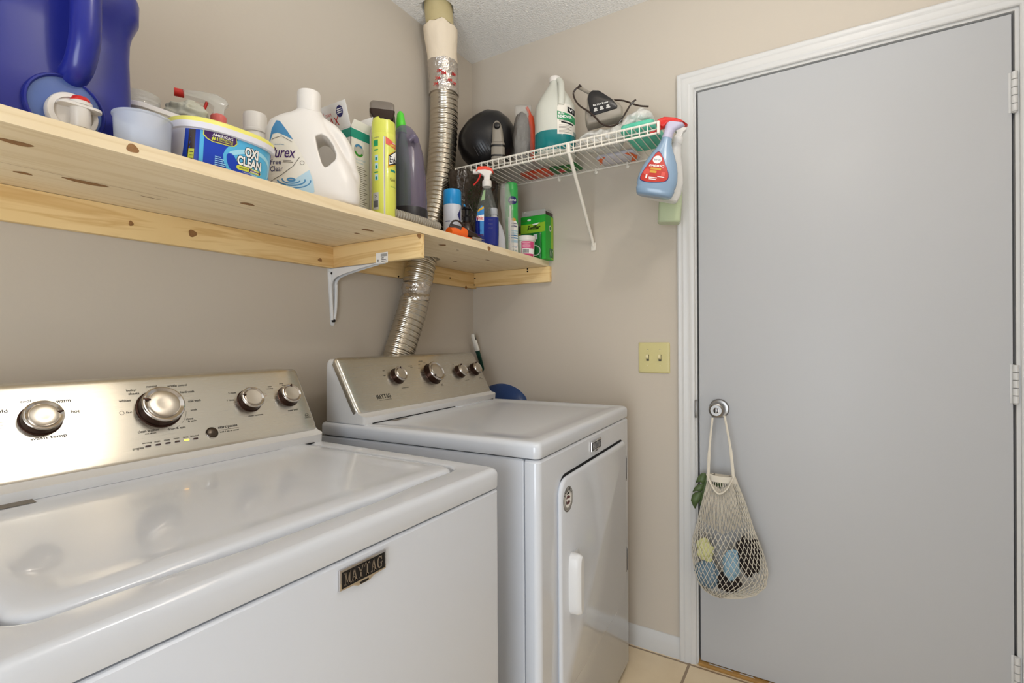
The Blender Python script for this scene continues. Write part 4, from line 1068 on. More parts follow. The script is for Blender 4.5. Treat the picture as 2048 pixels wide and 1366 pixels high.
k.tube(spline([(.004, -.004, .205), (.030, -.004, .194), (.056, -.004, .174), (.076, -.004, .140), (.085, -.003, .095), (.088, -.002, .055)], 8), [.020] * 14 + [.0185] * 12 + [.020] * 8 + [.024] * 7, M['whitep'], 24, flat=.95)
pb = k.build('bottle', pj, sharp=80)
rm = pb.modifiers.new('fuse', 'REMESH'); rm.mode = 'VOXEL'; rm.voxel_size = .0022; rm.use_smooth_shade = True
sm_ = pb.modifiers.new('soft', 'SMOOTH'); sm_.iterations = 6; sm_.factor = .6
cut = MB(); cut.tube(spline([(.037, -.2, .150), (.037, .2, .150)], 2), .001, M['whitep'], 8)
# opening under the handle
hole = MB(); hole.prism([(.008, .158), (.022, .166), (.036, .160), (.048, .142), (.055, .118), (.052, .104), (.040, .090), (.030, .082), (.024, .090), (.014, .125)], -.09, .09, M['whitep'], .0)
ho = hole.build('cutter'); ho.parent = pj
bpy.context.view_layer.update()
bo = pb.modifiers.new('hole', 'BOOLEAN'); bo.operation = 'DIFFERENCE'; bo.object = ho; bo.solver = 'EXACT'
# order: cut first, then fuse and smooth
pb.modifiers.clear() if hasattr(pb.modifiers, 'clear') else None
rm0 = pb.modifiers.new('fuse0', 'REMESH'); rm0.mode = 'VOXEL'; rm0.voxel_size = .0030
bo = pb.modifiers.new('hole', 'BOOLEAN'); bo.operation = 'DIFFERENCE'; bo.object = ho; bo.solver = 'EXACT'
rm = pb.modifiers.new('fuse', 'REMESH'); rm.mode = 'VOXEL'; rm.voxel_size = .0022; rm.use_smooth_shade = True
s2 = pb.modifiers.new('soft', 'SMOOTH'); s2.iterations = 10; s2.factor = .6
dg = bpy.context.evaluated_depsgraph_get(); dg.update()
me2 = bpy.data.meshes.new_from_object(pb.evaluated_get(dg)); pb.modifiers.clear(); me2.name = 'bottle'; pb.data = me2
for p_ in me2.polygons: p_.use_smooth = True
if not me2.materials: me2.materials.append(M['whitep'])
bpy.data.objects.remove(ho)
k = MB(); k.lathe([(.0300, .2235), (.0335, .225), (.0335, .2300), (.0300, .231), (.0295, .274), (.0280, .2775), (.001, .278)], M['whitep'], 48, T=Matrix.Translation((-.010, 0, 0)) @ Matrix.Diagonal((.92, .92, 1, 1))); k.build('cap', pj)
k = MB(); st2 = .006
LB = [(-.090, .012), (-.096, .060), (-.094, .120), (-.088, .170), (-.078, .190), (-.070, .188), (-.050, .160), (-.026, .118), (-.004, .075), (.006, .042), (.008, .020), (.000, .011), (-.03, .009)]
k.decal(LB[::-1], fs_, M['pcream'], st2)
k.decal([(-.0885, .168), (-.078, .189), (-.070, .187), (-.050, .158), (-.040, .142), (-.060, .152), (-.075, .158), (-.086, .155), (-.0925, .135), (-.0935, .14)], fs2, M['pblue'], st2)
k.decal([(-.092, .014), (-.060, .030), (-.020, .060), (-.004, .072), (.005, .042), (.007, .021), (-.001, .012), (-.03, .010)], fs2, M['plb'], st2)
for rx, ry, a0, a1, wd in ((.010, .005, 0, 6.28, .004), (.021, .010, 2.9, 6.1, .003), (.032, .015, 3.2, 6.5, .0032), (.044, .021, 3.6, 6.35, .0026)):
    n_ = 24; pol = [(-.044 + rx * math.cos(a0 + (a1 - a0) * i / n_), .046 + ry * math.sin(a0 + (a1 - a0) * i / n_)) for i in range(n_ + 1)] + [(-.044 + (rx - wd) * math.cos(a1 + (a0 - a1) * i / n_), .046 + (ry - wd) * math.sin(a1 + (a0 - a1) * i / n_)) for i in range(n_ + 1)]
    pol = [(x, max(.011, z)) for x, z in pol]
    k.decal(pol, fs3, M['pblue'], None)
for p0, p1 in (((-.088, .142), (-.066, .150)), ((-.066, .150), (-.042, .136)), ((-.092, .040), (-.066, .056)), ((-.066, .056), (-.040, .078)), ((-.040, .078), (-.026, .100))):
    dx, dz = p1[0] - p0[0], p1[1] - p0[1]; L_ = math.hypot(dx, dz); nx, nz = -dz / L_ * .0005, dx / L_ * .0005
    k.decal([(p0[0] - nx, p0[1] - nz), (p1[0] - nx, p1[1] - nz), (p1[0] + nx, p1[1] + nz), (p0[0] + nx, p0[1] + nz)], fs4, M['ink'], st2)
k.text('Purex', -.093, .098, -.037, .124, fs3, M['purple'], st2, .012, .18); k.text('Free', -.091, .082, -.066, .094, fs3, M['navy'], st2, .0); k.text('Clear', -.091, .065, -.062, .078, fs3, M['navy'], st2, .0)
k.text('Natural Clean', -.082, .128, -.060, .131, fs3, M['pblue'], st2)
k.rect(-.062, .091, -.044, .092, fs3, M['inkl'], st2); k.rect(-.062, .087, -.040, .0883, fs3, M['inkl'], st2)
k.decal(ring(-.020, .088, .005, .0008, 0, 6.28, 20), fs3, M['ink'])
k.build('printed_label', pb)

# ---- open powder carton
bxo = thing('laundry_powder_box', 'opened white laundry powder carton with a green band behind the white detergent bottle', 'box', (-.930, -.2150, SZ))
k = MB(); hx_, hy_, hz_ = .0325, .083, .243
k.box((-hx_, -hy_, 0), (hx_, -hy_ + .0012, hz_), M['box']); k.box((-hx_, hy_ - .0012, 0), (hx_, hy_, hz_), M['box']); k.box((-hx_, -hy_, 0), (-hx_ + .0012, hy_, hz_), M['box']); k.box((hx_ - .0012, -hy_, 0), (hx_, hy_, hz_), M['box']); k.box((-hx_, -hy_, 0), (hx_, hy_, .0015), M['box'])
cb_ = k.build('carton', bxo)
k = MB(); fF = lambda u, v: Vector((u, -hy_ - .0004, v)); fF2 = lambda u, v: Vector((u, -hy_ - .0007, v)); fL = lambda u, v: Vector((-hx_ - .0004, -u, v)); fL2 = lambda u, v: Vector((-hx_ - .0007, -u, v))
k.rect(-hx_, hz_ - .028, hx_, hz_ - .004, fF, M['teal']); k.rect(-hy_, hz_ - .028, hy_, hz_ - .004, fL, M['teal'])
k.decal(ellipse(-.006, .185, .017, .017), fF, M['grey1']); k.decal(ring(-.006, .185, .017, .006, math.radians(200), math.radians(330)), fF2, M['dgreen']); k.decal(ring(-.006, .185, .017, .006, math.radians(40), math.radians(150)), fF2, M['pblue'])
k.text('natural', -.026, .158, .016, .164, fF, M['plb']); k.text('booster', -.024, .150, .010, .155, fF, M['plb'])
for i in range(26): k.rect(-.028, .010 + i * .0052, .010 + .016 * ((i * 7) % 5) / 5, .0116 + i * .0052, fF, M['inkl'])
k.build('print', cb_)
def flap(name, o, U, V, w_, h_, paint=None, m=None):
    o = Vector(o); U = Vector(U).normalized(); V = Vector(V).normalized(); N = U.cross(V)
    b = MB(); b.add([o, o + U * w_, o + U * (w_ * .97) + V * h_, o + U * (w_ * .04) + V * h_] + [q + N * .0008 for q in (o, o + U * w_, o + U * (w_ * .97) + V * h_, o + U * (w_ * .04) + V * h_)], [(3, 2, 1, 0), (4, 5, 6, 7), (0, 1, 5, 4), (1, 2, 6, 5), (2, 3, 7, 6), (3, 0, 4, 7)], M['box'])
    if paint: paint(b, lambda u, v: o + U * u + V * v + N * .0012, lambda u, v: o + U * u + V * v + N * .0015)
    return b.build(name, bxo)
def p1(b, f, f2):
    b.text('BORAX', .036, .010, .126, .034, f, M['red'], ext=.004); b.text('20 MULE', .040, .046, .072, .052, f, M['coral']); b.text('TEAM', .076, .038, .100, .046, f, M['coral'])
    b.decal(ellipse(.134, .044, .013, .015), f, M['navy']); 
    for q in range(3): b.rect(.125, .049 - q * .005, .143, .0515 - q * .005, f2, M['white'])
flap('open_flap', (-hx_, hy_, hz_), (0, -1, 0), (-.22, 0, 1), hy_ * 2, .068, p1)
flap('open_flap', (-hx_, -hy_, hz_), (1, 0, 0), (0, -.5, .9), hx_ * 2, .020)
flap('open_flap', (hx_ - .0008, -hy_, hz_), (0, 1, 0), (.35, 0, 1), hy_ * 1.9, .060)

# ---- lime dusting spray can
can = thing('dusting_spray_can', 'lime yellow dusting spray can with white barcode label at the shelf edge', 'spray can', (-.8930, -.3480, SZ), (0, 0, math.radians(-44)))
k = MB(); CRr = .0325
k.lathe([(.030, 0), (CRr, .003), (CRr, .226), (.0315, .228)], M['limecan'], 48)
cbo = k.build('can', can)
k = MB(); rs = []
for z, r, cutf in ((.226, .0322, 0), (.250, .0318, 0), (.262, .0305, .0), (.270, .0285, .6)):
    rs.append([Vector((r * math.cos(2 * PI * i / 40), r * math.sin(2 * PI * i / 40), z - cutf * .016 * max(0, math.cos(2 * PI * i / 40)) - (.010 * cutf if abs(i - 30) < 3 else 0))) for i in range(40)])
rs.append([p * .86 + Vector((0, 0, .03)) for p in rs[-1]]); rs.append([Vector((p.x * .8, p.y * .8, .250)) for p in rs[-1]])
k.loft(rs, M['limecan']); k.build('cap', can)
f0, f1, f2_, f3 = canfn(CRr, .0004), canfn(CRr, .0007), canfn(CRr, .0010), canfn(CRr, .0013); s3 = .004
k = MB(); k.rect(-.001, .006, .003, .215, f0, M['whitep'], s3); k.rect(.0006, .006, .0014, .215, f1, M['ink'], s3)
k.rect(-.030, .190, -.0155, .206, f0, M['green'], s3); k.rect(-.028, .178, -.0155, .1815, f0, M['green'], s3); k.rect(-.028, .118, -.0155, .1215, f0, M['green'], s3)
for zz in (.150, .128, .098): k.rect(-.026, zz, -.0155, zz + .016, f0, M['plb'], s3); k.rect(-.024, zz + .002, -.0175, zz + .010, f1, M['teal'], s3)
k.rect(-.034, .020, -.0145, .066, f0, M['grey1'], s3)
for i in range(9): k.rect(-.031 + i * .0017, .026, -.0300 + i * .0017, .044, f1, M['gap'], s3)
for a0 in (1.3, 3.4, 5.5): k.decal(ring(-.024, .056, .0034, .0014, a0, a0 + 1.4, 8), f1, M['gap'])
k.text('PLASTIC', -.028, .0475, -.020, .0495, f1, M['gap'])
k.decal([(.005, .215), (.024, .206), (.040, .202), (.040, .188), (.024, .190), (.005, .196)], f0, M['coral'], s3); k.text('NEW', .024, .2, .036, .204, f1, M['white'], s3, .02); k.text('LEMON', .016, .1925, .036, .198, f1, M['lime'], s3, .02)
k.decal([(.010, .132), (.034, .144), (.034, .184), (.012, .168)], f0, M['amberp'], s3); k.decal([(.012, .138), (.040, .150), (.040, .186), (.0125, .166)], f1, M['gap'], s3); k.decal([(.0135, .142), (.040, .153), (.040, .183), (.0140, .164)], f2_, M['white'], s3); k.text('Endust', .0150, .147, .052, .166, f3, M['gap'], s3, .02)
k.rect(.018, .124, .036, .130, f0, M['teal'], s3); k.text('Quick', .016, .098, .036, .108, f0, M['ink'], s3); k.text('dust & clean', .018, .082, .038, .086, f0, M['green'], s3)
k.text('caution', -.030, .211, -.012, .215, f0, M['navy'], s3)
k.build('printed_wrap', cbo)

# ---- dark T-headed squeegee/spray tool behind the can
tt = thing('upholstery_tool', 'dark brown hand tool with a wide clear-topped head standing behind the lime can', 'cleaning tool', (-.7990, -.2460, SZ), (0, 0, math.radians(-42)))
k = MB(); k.loft([rrect(-.016, .016, -.014, .014, .008, z) for z in (0, .21)] + [rrect(-.008, .010, -.010, .010, .005, z) for z in (.25, .30)], M['brown']); k.build('handle', tt)
k = MB(); k.loft([rrect(-.010, .012, -.010, .010, .005, .290), rrect(-.018, .022, -.014, .014, .006, .318), rrect(-.036, .036, -.017, .017, .008, .345), rrect(-.037, .037, -.018, .018, .009, .356)], M['brown']); hd_ = k.build('head', tt)
k = MB(); k.loft([rrect(-.036, .036, -.018, .018, .009, .3562), rrect(-.036, .036, -.018, .018, .009, .374), rrect(-.031, .031, -.014, .014, .008, .381)], M['smokeb']); k.build('clear_hood', hd_)
k = MB(); k.tube(spline([(.012, 0, .272), (.028, 0, .286), (.034, 0, .315), (.033, 0, .345)], 5), .0045, M['brown'], 10); k.build('trigger_guard', tt)

# ---- vacuum dust cup
vc = thing('vacuum_dust_cup', 'smoky purple translucent vacuum canister with green inside and black base', 'vacuum canister', (-.7130, -.2750, SZ), (0, 0, math.radians(-46)))
vs = [(.075, .0535, .0535, 2), (.10, .0530, .0530, 2), (.18, .0510, .0505, 2, -.0015), (.245, .0465, .046, 2.2, -.004), (.285, .0400, .040, 2.2, -.008), (.312, .0325, .034, 2.2, -.012), (.328, .022, .026, 2, -.015), (.334, .010, .014, 2, -.017)]
k = MB(); k.sell(vs, M['smoke'], 56, cap0=False); k.tube(spline([(.020, -.046, .27), (.012, -.055, .283), (-.002, -.052, .272)], 4), .010, M['smoke'], 16); k.build('canister', vc, sharp=80)
k = MB(); k.lathe([(.0545, 0), (.0555, .004), (.0550, .070), (.0535, .076), (.050, .076)], M['basek'], 56); k.build('base_ring', vc)
k = MB(); k.lathe([(.026, .078), (.025, .20), (.020, .26), (.012, .31)], M['dgreen'], 32, T=Matrix.Translation((-.022, 0, 0))); k.build('inner_cone', vc)
k = MB(); k.tube([(-.024, 0, .312), (-.026, 0, .345), (-.027, 0, .372), (-.0275, 0, .380)], [.0165, .0145, .0105, .004], M['vgreen'], 28); k.build('green_tip', vc)

# ---- ribbed hose lying on the shelf edge, brush tool
hs = [at(787, 438, Y=-.372), at(808, 443, Y=-.374), at(830, 449, Y=-.374), at(850, 457, Y=-.373), at(866, 468, Y=-.371), at(876, 473, Y=-.370)]
for h_ in hs: h_.z = SZ + .0150
HP = spline(hs, 30); k = MB(); L = [0]
for a, b in zip(HP, HP[1:]): L.append(L[-1] + (b - a).length)
ho = thing('ribbed_hose', 'short grey ribbed vacuum hose lying along the shelf edge', 'hose', tuple(HP[0]))
k.T = wld(ho); k.tube(HP, [.0122 + .0026 * math.cos(2 * PI * l / .0098) for l in L], M['hose'], 24); k.build('hose', ho, sharp=80)
tl = thing('turbo_brush_tool', 'orange and black hand vacuum tool lying behind the hose end', 'cleaning tool', (-.565, -.352, SZ), (0, 0, math.radians(-12)))
k = MB(); k.tube([(-.050, -.010, .016), (-.020, -.006, .018), (.010, -.002, .022), (.022, 0, .024)], [.0150, .017, .021, .018], M['orange'], 28); k.box((-.010, -.020, .0), (.040, .004, .010), M['orange'], .003); ob_ = k.build('orange_body', tl)
k = MB(); k.tube(spline([(.012, 0, .024), (.040, .002, .024), (.070, .002, .018), (.096, .000, .010)], 6), [.017] * 7 + [.0165] * 6 + [.012] * 5 + [.008], M['brown'], 24, flat=.9); k.build('black_handle', tl)
k = MB(); k.cyl((-.004, -.018, .030), (-.030, .010, .042), .0095, M['brown'], 20); k.build('swivel_joint', tl)
k = MB(); k.tube(spline([(-.028, .008, .036), (-.018, .010, .058), (.006, .010, .064), (.026, .008, .052), (.032, .006, .036)], 6), .0030, M['brown'], 10); k.build('wire_loop', tl)
k = MB(); k.box((.044, -.022, .0005), (.082, -.012, .013), M['greyplast'], .001)
for q in range(2): k.cyl((.082, -.017, .004 + q * .007), (.100, -.017, .004 + q * .007), .0010, M['chrome'], 8)
k.build('bristle_strip', tl)

# ---- white can with blue cap
bc = thing('blue_capped_can', 'pale grey spray can with sky blue cap just right of the duct', 'spray can', (-.5000, -.2750, SZ), (0, 0, math.radians(-52)))
k = MB(); k.lathe([(.029, 0), (.0310, .003), (.0310, .135), (.029, .140), (.027, .141)], M['canw'], 40)
k.rect(-.026, .076, -.008, .0785, canfn(.031), M['navy'], .004); k.decal([(.018, .10), (.034, .128), (.034, .07)], canfn(.031), M['navy'], .004); k.build('can', bc)
k = MB(); k.lathe([(.0300, .137), (.0312, .139), (.0308, .184), (.0295, .189), (.024, .191), (.001, .1915)], M['capb'], 40); k.build('cap', bc)

# ---- dark pump bottle
pbm = thing('pump_bottle', 'dark brown round-shouldered pump bottle between the blue-capped can and the blue window spray', 'bottle', (-.4440, -.2960, SZ), (0, 0, math.radians(-54)))
k = MB(); k.lathe([(.022, 0), (.0255, .004), (.026, .040), (.0255, .058), (.022, .072), (.016, .083), (.012, .086), (.012, .092)], M['brown'], 40); o_ = k.build('bottle', pbm)
k = MB(); k.rect(-.028, .012, .028, .048, canfn(.0261), M['canw'], .005); k.build('label_band', o_)
k = MB(); k.lathe([(.0145, .090), (.0150, .104), (.011, .108), (.008, .112), (.008, .132), (.014, .134), (.014, .141), (.004, .144)], M['black'], 28); k.box((-.030, -.0045, .133), (0, .0045, .141), M['black'], .002)
k.tube([(.010, -.008, .110), (.020, -.010, .125), (.006, -.006, .150)], .002, M['black'], 8); k.tube([(-.006, 0, .140), (-.010, 0, .152)], [.004, .003], M['capb'], 12); k.build('pump', pbm)

# ---- window cleaner
wx = thing('window_cleaner_bottle', 'clear spray bottle half full of blue window cleaner with red and white sprayer', 'spray bottle', (-.4080, -.3580, SZ), (0, 0, math.radians(-56)))
ws = [(0, .036, .022, 3), (.004, .040, .026, 3), (.05, .0415, .027, 3), (.105, .0415, .027, 3), (.135, .036, .024, 3), (.17, .026, .020, 2.6), (.205, .0165, .016, 2.2), (.212, .0140, .014, 2), (.22, .0140, .014, 2)]
k = MB(); k.sell(ws, M['wxclear'], 48); wo = k.build('bottle', wx)
k = MB(); k.sell([(.001, .0365, .0225, 3), (.004, .0403, .0263, 3), (.05, .0418, .0273, 3), (.100, .0418, .0273, 3), (.1005, .038, .025, 3)], M['wx'], 48); k.build('blue_liquid', wx)
k = MB(); f0 = frontfn(ws, .0004); f1 = frontfn(ws, .0008); f2_ = frontfn(ws, .0012)
k.decal([(-.037, .040), (-.012, .034), (-.010, .132), (-.018, .142), (-.034, .122)], f0, M['wxlabel'], .006); k.decal([(-.034, .118), (-.011, .130), (-.011, .138), (-.030, .128)], f1, M['amberp'], .006); k.decal([(-.038, .088), (-.011, .086), (-.011, .108), (-.037, .104)], f1, M['white'], .006)
k.text('Windex', -.0375, .089, -.0125, .1035, f2_, M['redp'], .006, .02); k.rect(-.035, .034, -.013, .040, f1, M['purple'], .006)
k.decal([(-.022, .158), (-.008, .162), (-.005, .198), (-.012, .196)], f0, M['sage'], .006)
for i in range(6): k.rect(.004, .060 + i * .014, .020, .063 + i * .014, f0, M['wxclear'], .006)
k.build('printed_label', wo)
sprayer(wx, .212, 1.0, M['whitep'], M['orred'], M['redp'], M['whitep'], M['whitep'], cr=.0165, L=.045)

# ---- pale bottle peeking out behind it
gb = thing('pale_curved_bottle', 'pale grey curved bottle peeking out right behind the blue window cleaner', 'bottle', (-.3080, -.3320, SZ), (0, 0, math.radians(-57)))
k = MB(); k.sell([(0, .030, .018, 2.6), (.004, .034, .022, 2.6), (.05, .033, .022, 2.6), (.09, .026, .019, 2.4, -.004), (.12, .015, .014, 2, -.008), (.135, .011, .011, 2, -.009), (.155, .011, .011, 2, -.009)], M['canw'], 40); k.build('bottle', gb)
k = MB(); k.lathe([(.0130, .138), (.0130, .160), (.010, .163)], M['canw'], 24, T=Matrix.Translation((-.009, 0, 0))); k.build('cap', gb)

# ---- black bin bags bunched under the wire shelf
bg_ = MB(); rs = []
for i in range(40):
    z = .305 * i / 39; row = []
    for q in range(72):
        th = 2 * PI * q / 72; c, s_ = math.cos(th), math.sin(th)
        rx = .135 * (1 - .10 * (z / .3)); ry = .038 * (1 + .25 * (z / .3)); e = 3.2
        x = rx * math.copysign(abs(c) ** (2 / e), c); y = ry * math.copysign(abs(s_) ** (2 / e), s_)
        nz = .10 * noise.noise(Vector((c * 2.2, s_ * 2.2, z * 9))) + .07 * noise.noise(Vector((c * 6, s_ * 6, z * 16 + 4)))
        row.append(Vector((x * (1 + nz), y * (1 + nz * 1.4), z + (.012 * noise.noise(Vector((c * 3, s_ * 3, 1))) if i > 30 else 0))))
    rs.append(row)
bg_.loft(rs, M['bagk'])
bgo = bg_.build('bin_bag_bundle', loc=(-.2750, -.2080, SZ), rot=(0, 0, math.radians(-3)), sharp=180); tag(bgo, 'shiny black-brown plastic bag bundle behind the blue window cleaner', 'plastic bag')

# ---- clear crinkled sleeve
sl = thing('clear_plastic_sleeve', 'tall crinkled clear plastic sleeve with a white card edge beside the green spray can', 'packet', (-.2480, -.3460, SZ), (0, 0, math.radians(-70)))
k = MB(); rs = []
for i in range(30):
    z = .268 * i / 29; a = .022 * (1 - .25 * sm(.2, .268, z)); b = .008
    rs.append([Vector((a * c * (1 + .15 * noise.noise(Vector((c * 3, s_ * 3, z * 22)))) - .012 * sm(.1, .26, z), b * s_ * (1 + .5 * noise.noise(Vector((c * 4, s_ * 4, z * 30 + 2)))), z)) for c, s_ in [(math.cos(2 * PI * q / 32), math.sin(2 * PI * q / 32)) for q in range(32)]])
k.loft(rs, M['cleard']); k.build('film', sl, sharp=180)
k = MB(); k.box((.006, -.002, .002), (.012, .002, .185), M['whitep'], .001); k.build('white_card', sl)

# ---- green aerosol can
gc = thing('green_aerosol_can', 'tall green and white bathroom cleaner aerosol can with a navy oval logo', 'spray can', (-.1890, -.3250, SZ), (0, 0, math.radians(-60)))
GR = .0265; k = MB(); k.lathe([(.0245, 0), (GR, .003), (GR, .228), (.025, .232)], M['gcan'], 40); go = k.build('can', gc)
k = MB(); k.lathe([(.0260, .230), (.0268, .232), (.0262, .276), (.0235, .286), (.016, .290), (.001, .291)], M['gcan'], 40); k.build('cap', gc)
f0, f1, f2_ = canfn(GR, .0004), canfn(GR, .0008), canfn(GR, .0012); k = MB()
k.decal(ellipse(.006, .215, .019, .016), f0, M['navy'], .004); k.text('Scrub', -.006, .212, .020, .222, f1, M['white'], .004, .02, .2)
k.decal([(-.012, .010), (.034, .010), (.034, .120), (.020, .135), (.006, .142), (-.012, .150)], f0, M['white'], .004); k.decal(ellipse(.010, .140, .009, .006), f1, M['gold'], .004); k.text('Scrubbing', -.006, .121, .024, .128, f1, M['navy'], .004, .02); k.text('Bubbles', -.004, .111, .024, .119, f1, M['navy'], .004, .03)
for i in range(4): k.rect(-.010, .066 + i * .009, .030, .071 + i * .009, f1, M['pblue' if i < 2 else 'plb'], .004)
k.rect(-.010, .050, .030, .062, f1, M['plb'], .004); k.text('Fresh', .004, .030, .024, .038, f1, M['pblue'], .004); k.text('Clean', .006, .016, .026, .025, f1, M['teal'], .004)
k.build('printed_wrap', go)

# ---- yellow brown packet at the back
k = MB(); k.box((-.010, -.030, 0), (.010, .030, .150), M['amberp'], .002); k.box((-.0105, -.0305, .118), (.0105, .0305, .1505), M['brown'], .002); k.box((-.0105, -.0305, .03), (.0105, .0305, .06), M['brown'], .001)
o = k.build('yellow_packet', loc=(-.048, -.2620, SZ), rot=(0, 0, math.radians(10))); tag(o, 'thin yellow and brown packet standing between the green aerosol and the green carton', 'packet')

# ---- pink label tub
mg = thing('wipes_canister', 'small white tub with magenta barcode label and a ring handle at the shelf edge', 'tub', (-.1275, -.3550, SZ), (0, 0, math.radians(-60)))
k = MB(); k.lathe([(.030, 0), (.0325, .003), (.0355, .068), (.034, .070)], M['whitep'], 44); mo = k.build('tub_body', mg)
k = MB(); k.lathe([(.0370, .064), (.0385, .066), (.0385, .080), (.0365, .084), (.001, .085)], M['whitep'], 44); k.build('lid', mg)
mf = [lambda u, v, e=e: Vector(((.0325 + .003 * v / .068 + e) * math.sin(u / .034), -(.0325 + .003 * v / .068 + e) * math.cos(u / .034), v)) for e in (.0005, .0009)]
k = MB(); k.rect(-.018, .002, .036, .061, mf[0], M['pink'], .004); k.rect(-.015, .012, .036, .033, mf[1], M['white'], .004)
for i in range(11): k.rect(-.012 + i * .0022, .015, -.0108 + i * .0022, .030, mf[1] if False else (lambda u, v: Vector(((.0325 + .003 * v / .068 + .0013) * math.sin(u / .034), -(.0325 + .003 * v / .068 + .0013) * math.cos(u / .034), v))), M['gap'], .004)
for i in range(4): k.rect(-.013, .040 + i * .005, .018, .0412 + i * .005, mf[1], M['white'], .004)
k.build('printed_label', mo)
k = MB(); k.tube([(.037 + .020 * math.cos(a), 0, .030 + .020 * math.sin(a)) for a in [2 * PI * i / 32 for i in range(32)]], .0022, M['clear'], 10, closed=True); k.build('ring_handle', mg)

# ---- green carton in the corner, and the dark pack in front of it
sw = thing('duster_refill_box', 'green and lime duster refill carton at the right end of the pine shelf', 'box', (-.0385, -.3560, SZ))
k = MB(); k.box((-.0345, -.0600, 0), (.0345, .0560, .180), M['swif'], .0008); so = k.build('carton', sw)
f = lambda u, v: Vector((-.0350, -u, v)); f2_ = lambda u, v: Vector((-.0353, -u, v)); f3 = lambda u, v: Vector((-.0356, -u, v)); g_ = lambda u, v: Vector((u, -.0605, v)); g2 = lambda u, v: Vector((u, -.0608, v))
k = MB(); k.decal([(-.056, .100), (.058, .112), (.058, .150), (.0, .147), (-.056, .148)], f, M['swifl']); k.text('Swiffer', -.026, .122, .034, .141, f3, M['gap'], ext=.03, shear=.25); k.text('Swiffer', -.025, .1225, .033, .1405, f3, M['white'], ext=-.004, shear=.25)
k.decal([(.0, .146), (.034, .150), (.022, .142), (.0, .142)], f3, M['white']); k.rect(-.052, .158, -.024, .166, f2_, M['dgreen']); k.decal(ellipse(-.016, .164, .009, .004, 14), f2_, M['white'])
k.rect(-.034, .0, .010, .175, g_, M['swif']); k.decal([(.010, .002), (.034, .002), (.034, .176), (.010, .176)], g_, M['swifl']); k.decal(ellipse(.006, .128, .011, .012), g2, M['white']); k.decal(ellipse(.006, .128, .008, .009), lambda u, v: Vector((u, -.0611, v)), M['dgreen']); k.rect(-.002, .008, .030, .046, g2, M['swifd']); 
k.decal([(.004, .012), (.010, .038), (.006, .038)], lambda u, v: Vector((u, -.0611, v)), M['white']); k.decal([(.016, .014), (.026, .036), (.022, .038)], lambda u, v: Vector((u, -.0611, v)), M['white'])
k.build('print', so)
k = MB(); k.box((-.034, -.056, .1802), (.034, .052, .204), M['clear'], .004); k.box((-.020, .040, .198), (.020, .048, .205), M['whitep'], .002); k.box((-.026, -.0585, .165), (.0340, -.0560, .195), M['brown'], .001)
k.build('clear_top_wrap', sw)
dp = MB(); dp.box((-.0062, -.048, 0), (.0062, .046, .108), M['swifd'], .004, 3)
dp.decal([(.014, .078), (.034, .080), (.032, .100), (.016, .100)], lambda u, v: Vector((-.0065, -u, v)), M['canw'])
for q in range(4): dp.rect(-.040, .074 + q * .008, -.010, .0752 + q * .008, lambda u, v: Vector((-.0065, -u, v)), M['gcan'])
o = dp.build('green_refill_pack', loc=(-.0805, -.3520, SZ)); tag(o, 'shiny dark green refill pack wedged behind the magenta-label tub', 'packet')

# ================================================================ wire shelf
WT, WF = 1.8430, -.305
ws_ = thing('wire_shelf', 'white vinyl-coated wire shelf fixed high on the wall beside the door', 'shelf', (0, 0, WT))
TW = wld(ws_); YE = -.9260
def wtube(name, pts, r, n=10, parent=ws_): 
    k = MB(TW); k.tube(pts, r, M['wire'], n); return k.build(name, parent)
wtube('back_rail', [(-.006, -.002, WT - .003), (-.006, YE + .006, WT - .003)], .0032)
wtube('middle_rail', [(-.262, -.137, WT - .0035), (-.262, YE, WT - .0035)], .0026)
wtube('front_rail', [(WF, -.137, WT), (WF, YE - .008, WT)], .0036)
wtube('lip_rail', [(WF + .003, -.137, WT - .032), (WF + .003, YE - .004, WT - .032)], .0036)
y = -.140; 
while y > YE + .002:
    k = MB(TW); k.tube([(-.003, y, WT - .0005), (-.15, y, WT - .0005), (WF + .004, y, WT + .0028), (WF - .0035, y, WT + .0015), (WF - .0040, y, WT - .004), (WF - .0010, y, WT - .034), (WF + .003, y, WT - .0365)], .00175, M['wire'], 6); k.build('cross_wire', ws_); y -= .0254
k = MB(TW); k.box((WF - .006, YE - .014, WT - .036), (WF + .008, YE - .006, WT + .003), M['wire'], .002); k.build('end_cap', ws_)
a = at(1138, 312, X=WF + .006); ft = at(1186, 490, X=-.008); a.z = WT - .030
k = MB(TW); k.tube([Vector((WF + .002, a.y, WT + .002)), Vector((WF + .006, a.y, WT - .034)), Vector((WF + .02, a.y - .000, WT - .050)), Vector((-.012, ft.y + 0.0, ft.z + .016)), Vector((-.006, ft.y, ft.z - .006))], [.006, .0065, .0065, .0065, .005], M['wire'], 12); bo_ = k.build('diagonal_brace', ws_)
k = MB(TW); k.box((-.006, ft.y - .010, ft.z - .022), (-.0005, ft.y + .010, ft.z + .010), M['wire'], .002); k.lathe([(.0032, 0), (.0032, .0012), (.001, .0014)], M['screw'], 12, T=Matrix.Translation((-.006, ft.y, ft.z - .002)) @ Matrix.Rotation(-PI / 2, 4, 'Y')); k.build('wall_foot', bo_)
for (px, py) in ((1118, 352), (1192, 338), (1255, 322)):
    q = at(px, py, X=-.006); k = MB(TW); k.tube([(-.0005, q.y, WT - .008), (-.006, q.y, WT - .012), (-.011, q.y, WT - .006), (-.008, q.y, WT + .001)], .0045, M['wire'], 8); k.lathe([(.007, 0), (.007, .006), (.004, .008)], M['wire'], 14, T=Matrix.Translation((0, q.y, WT - .013)) @ Matrix.Rotation(-PI / 2, 4, 'Y')); k.build('wall_clip', ws_)
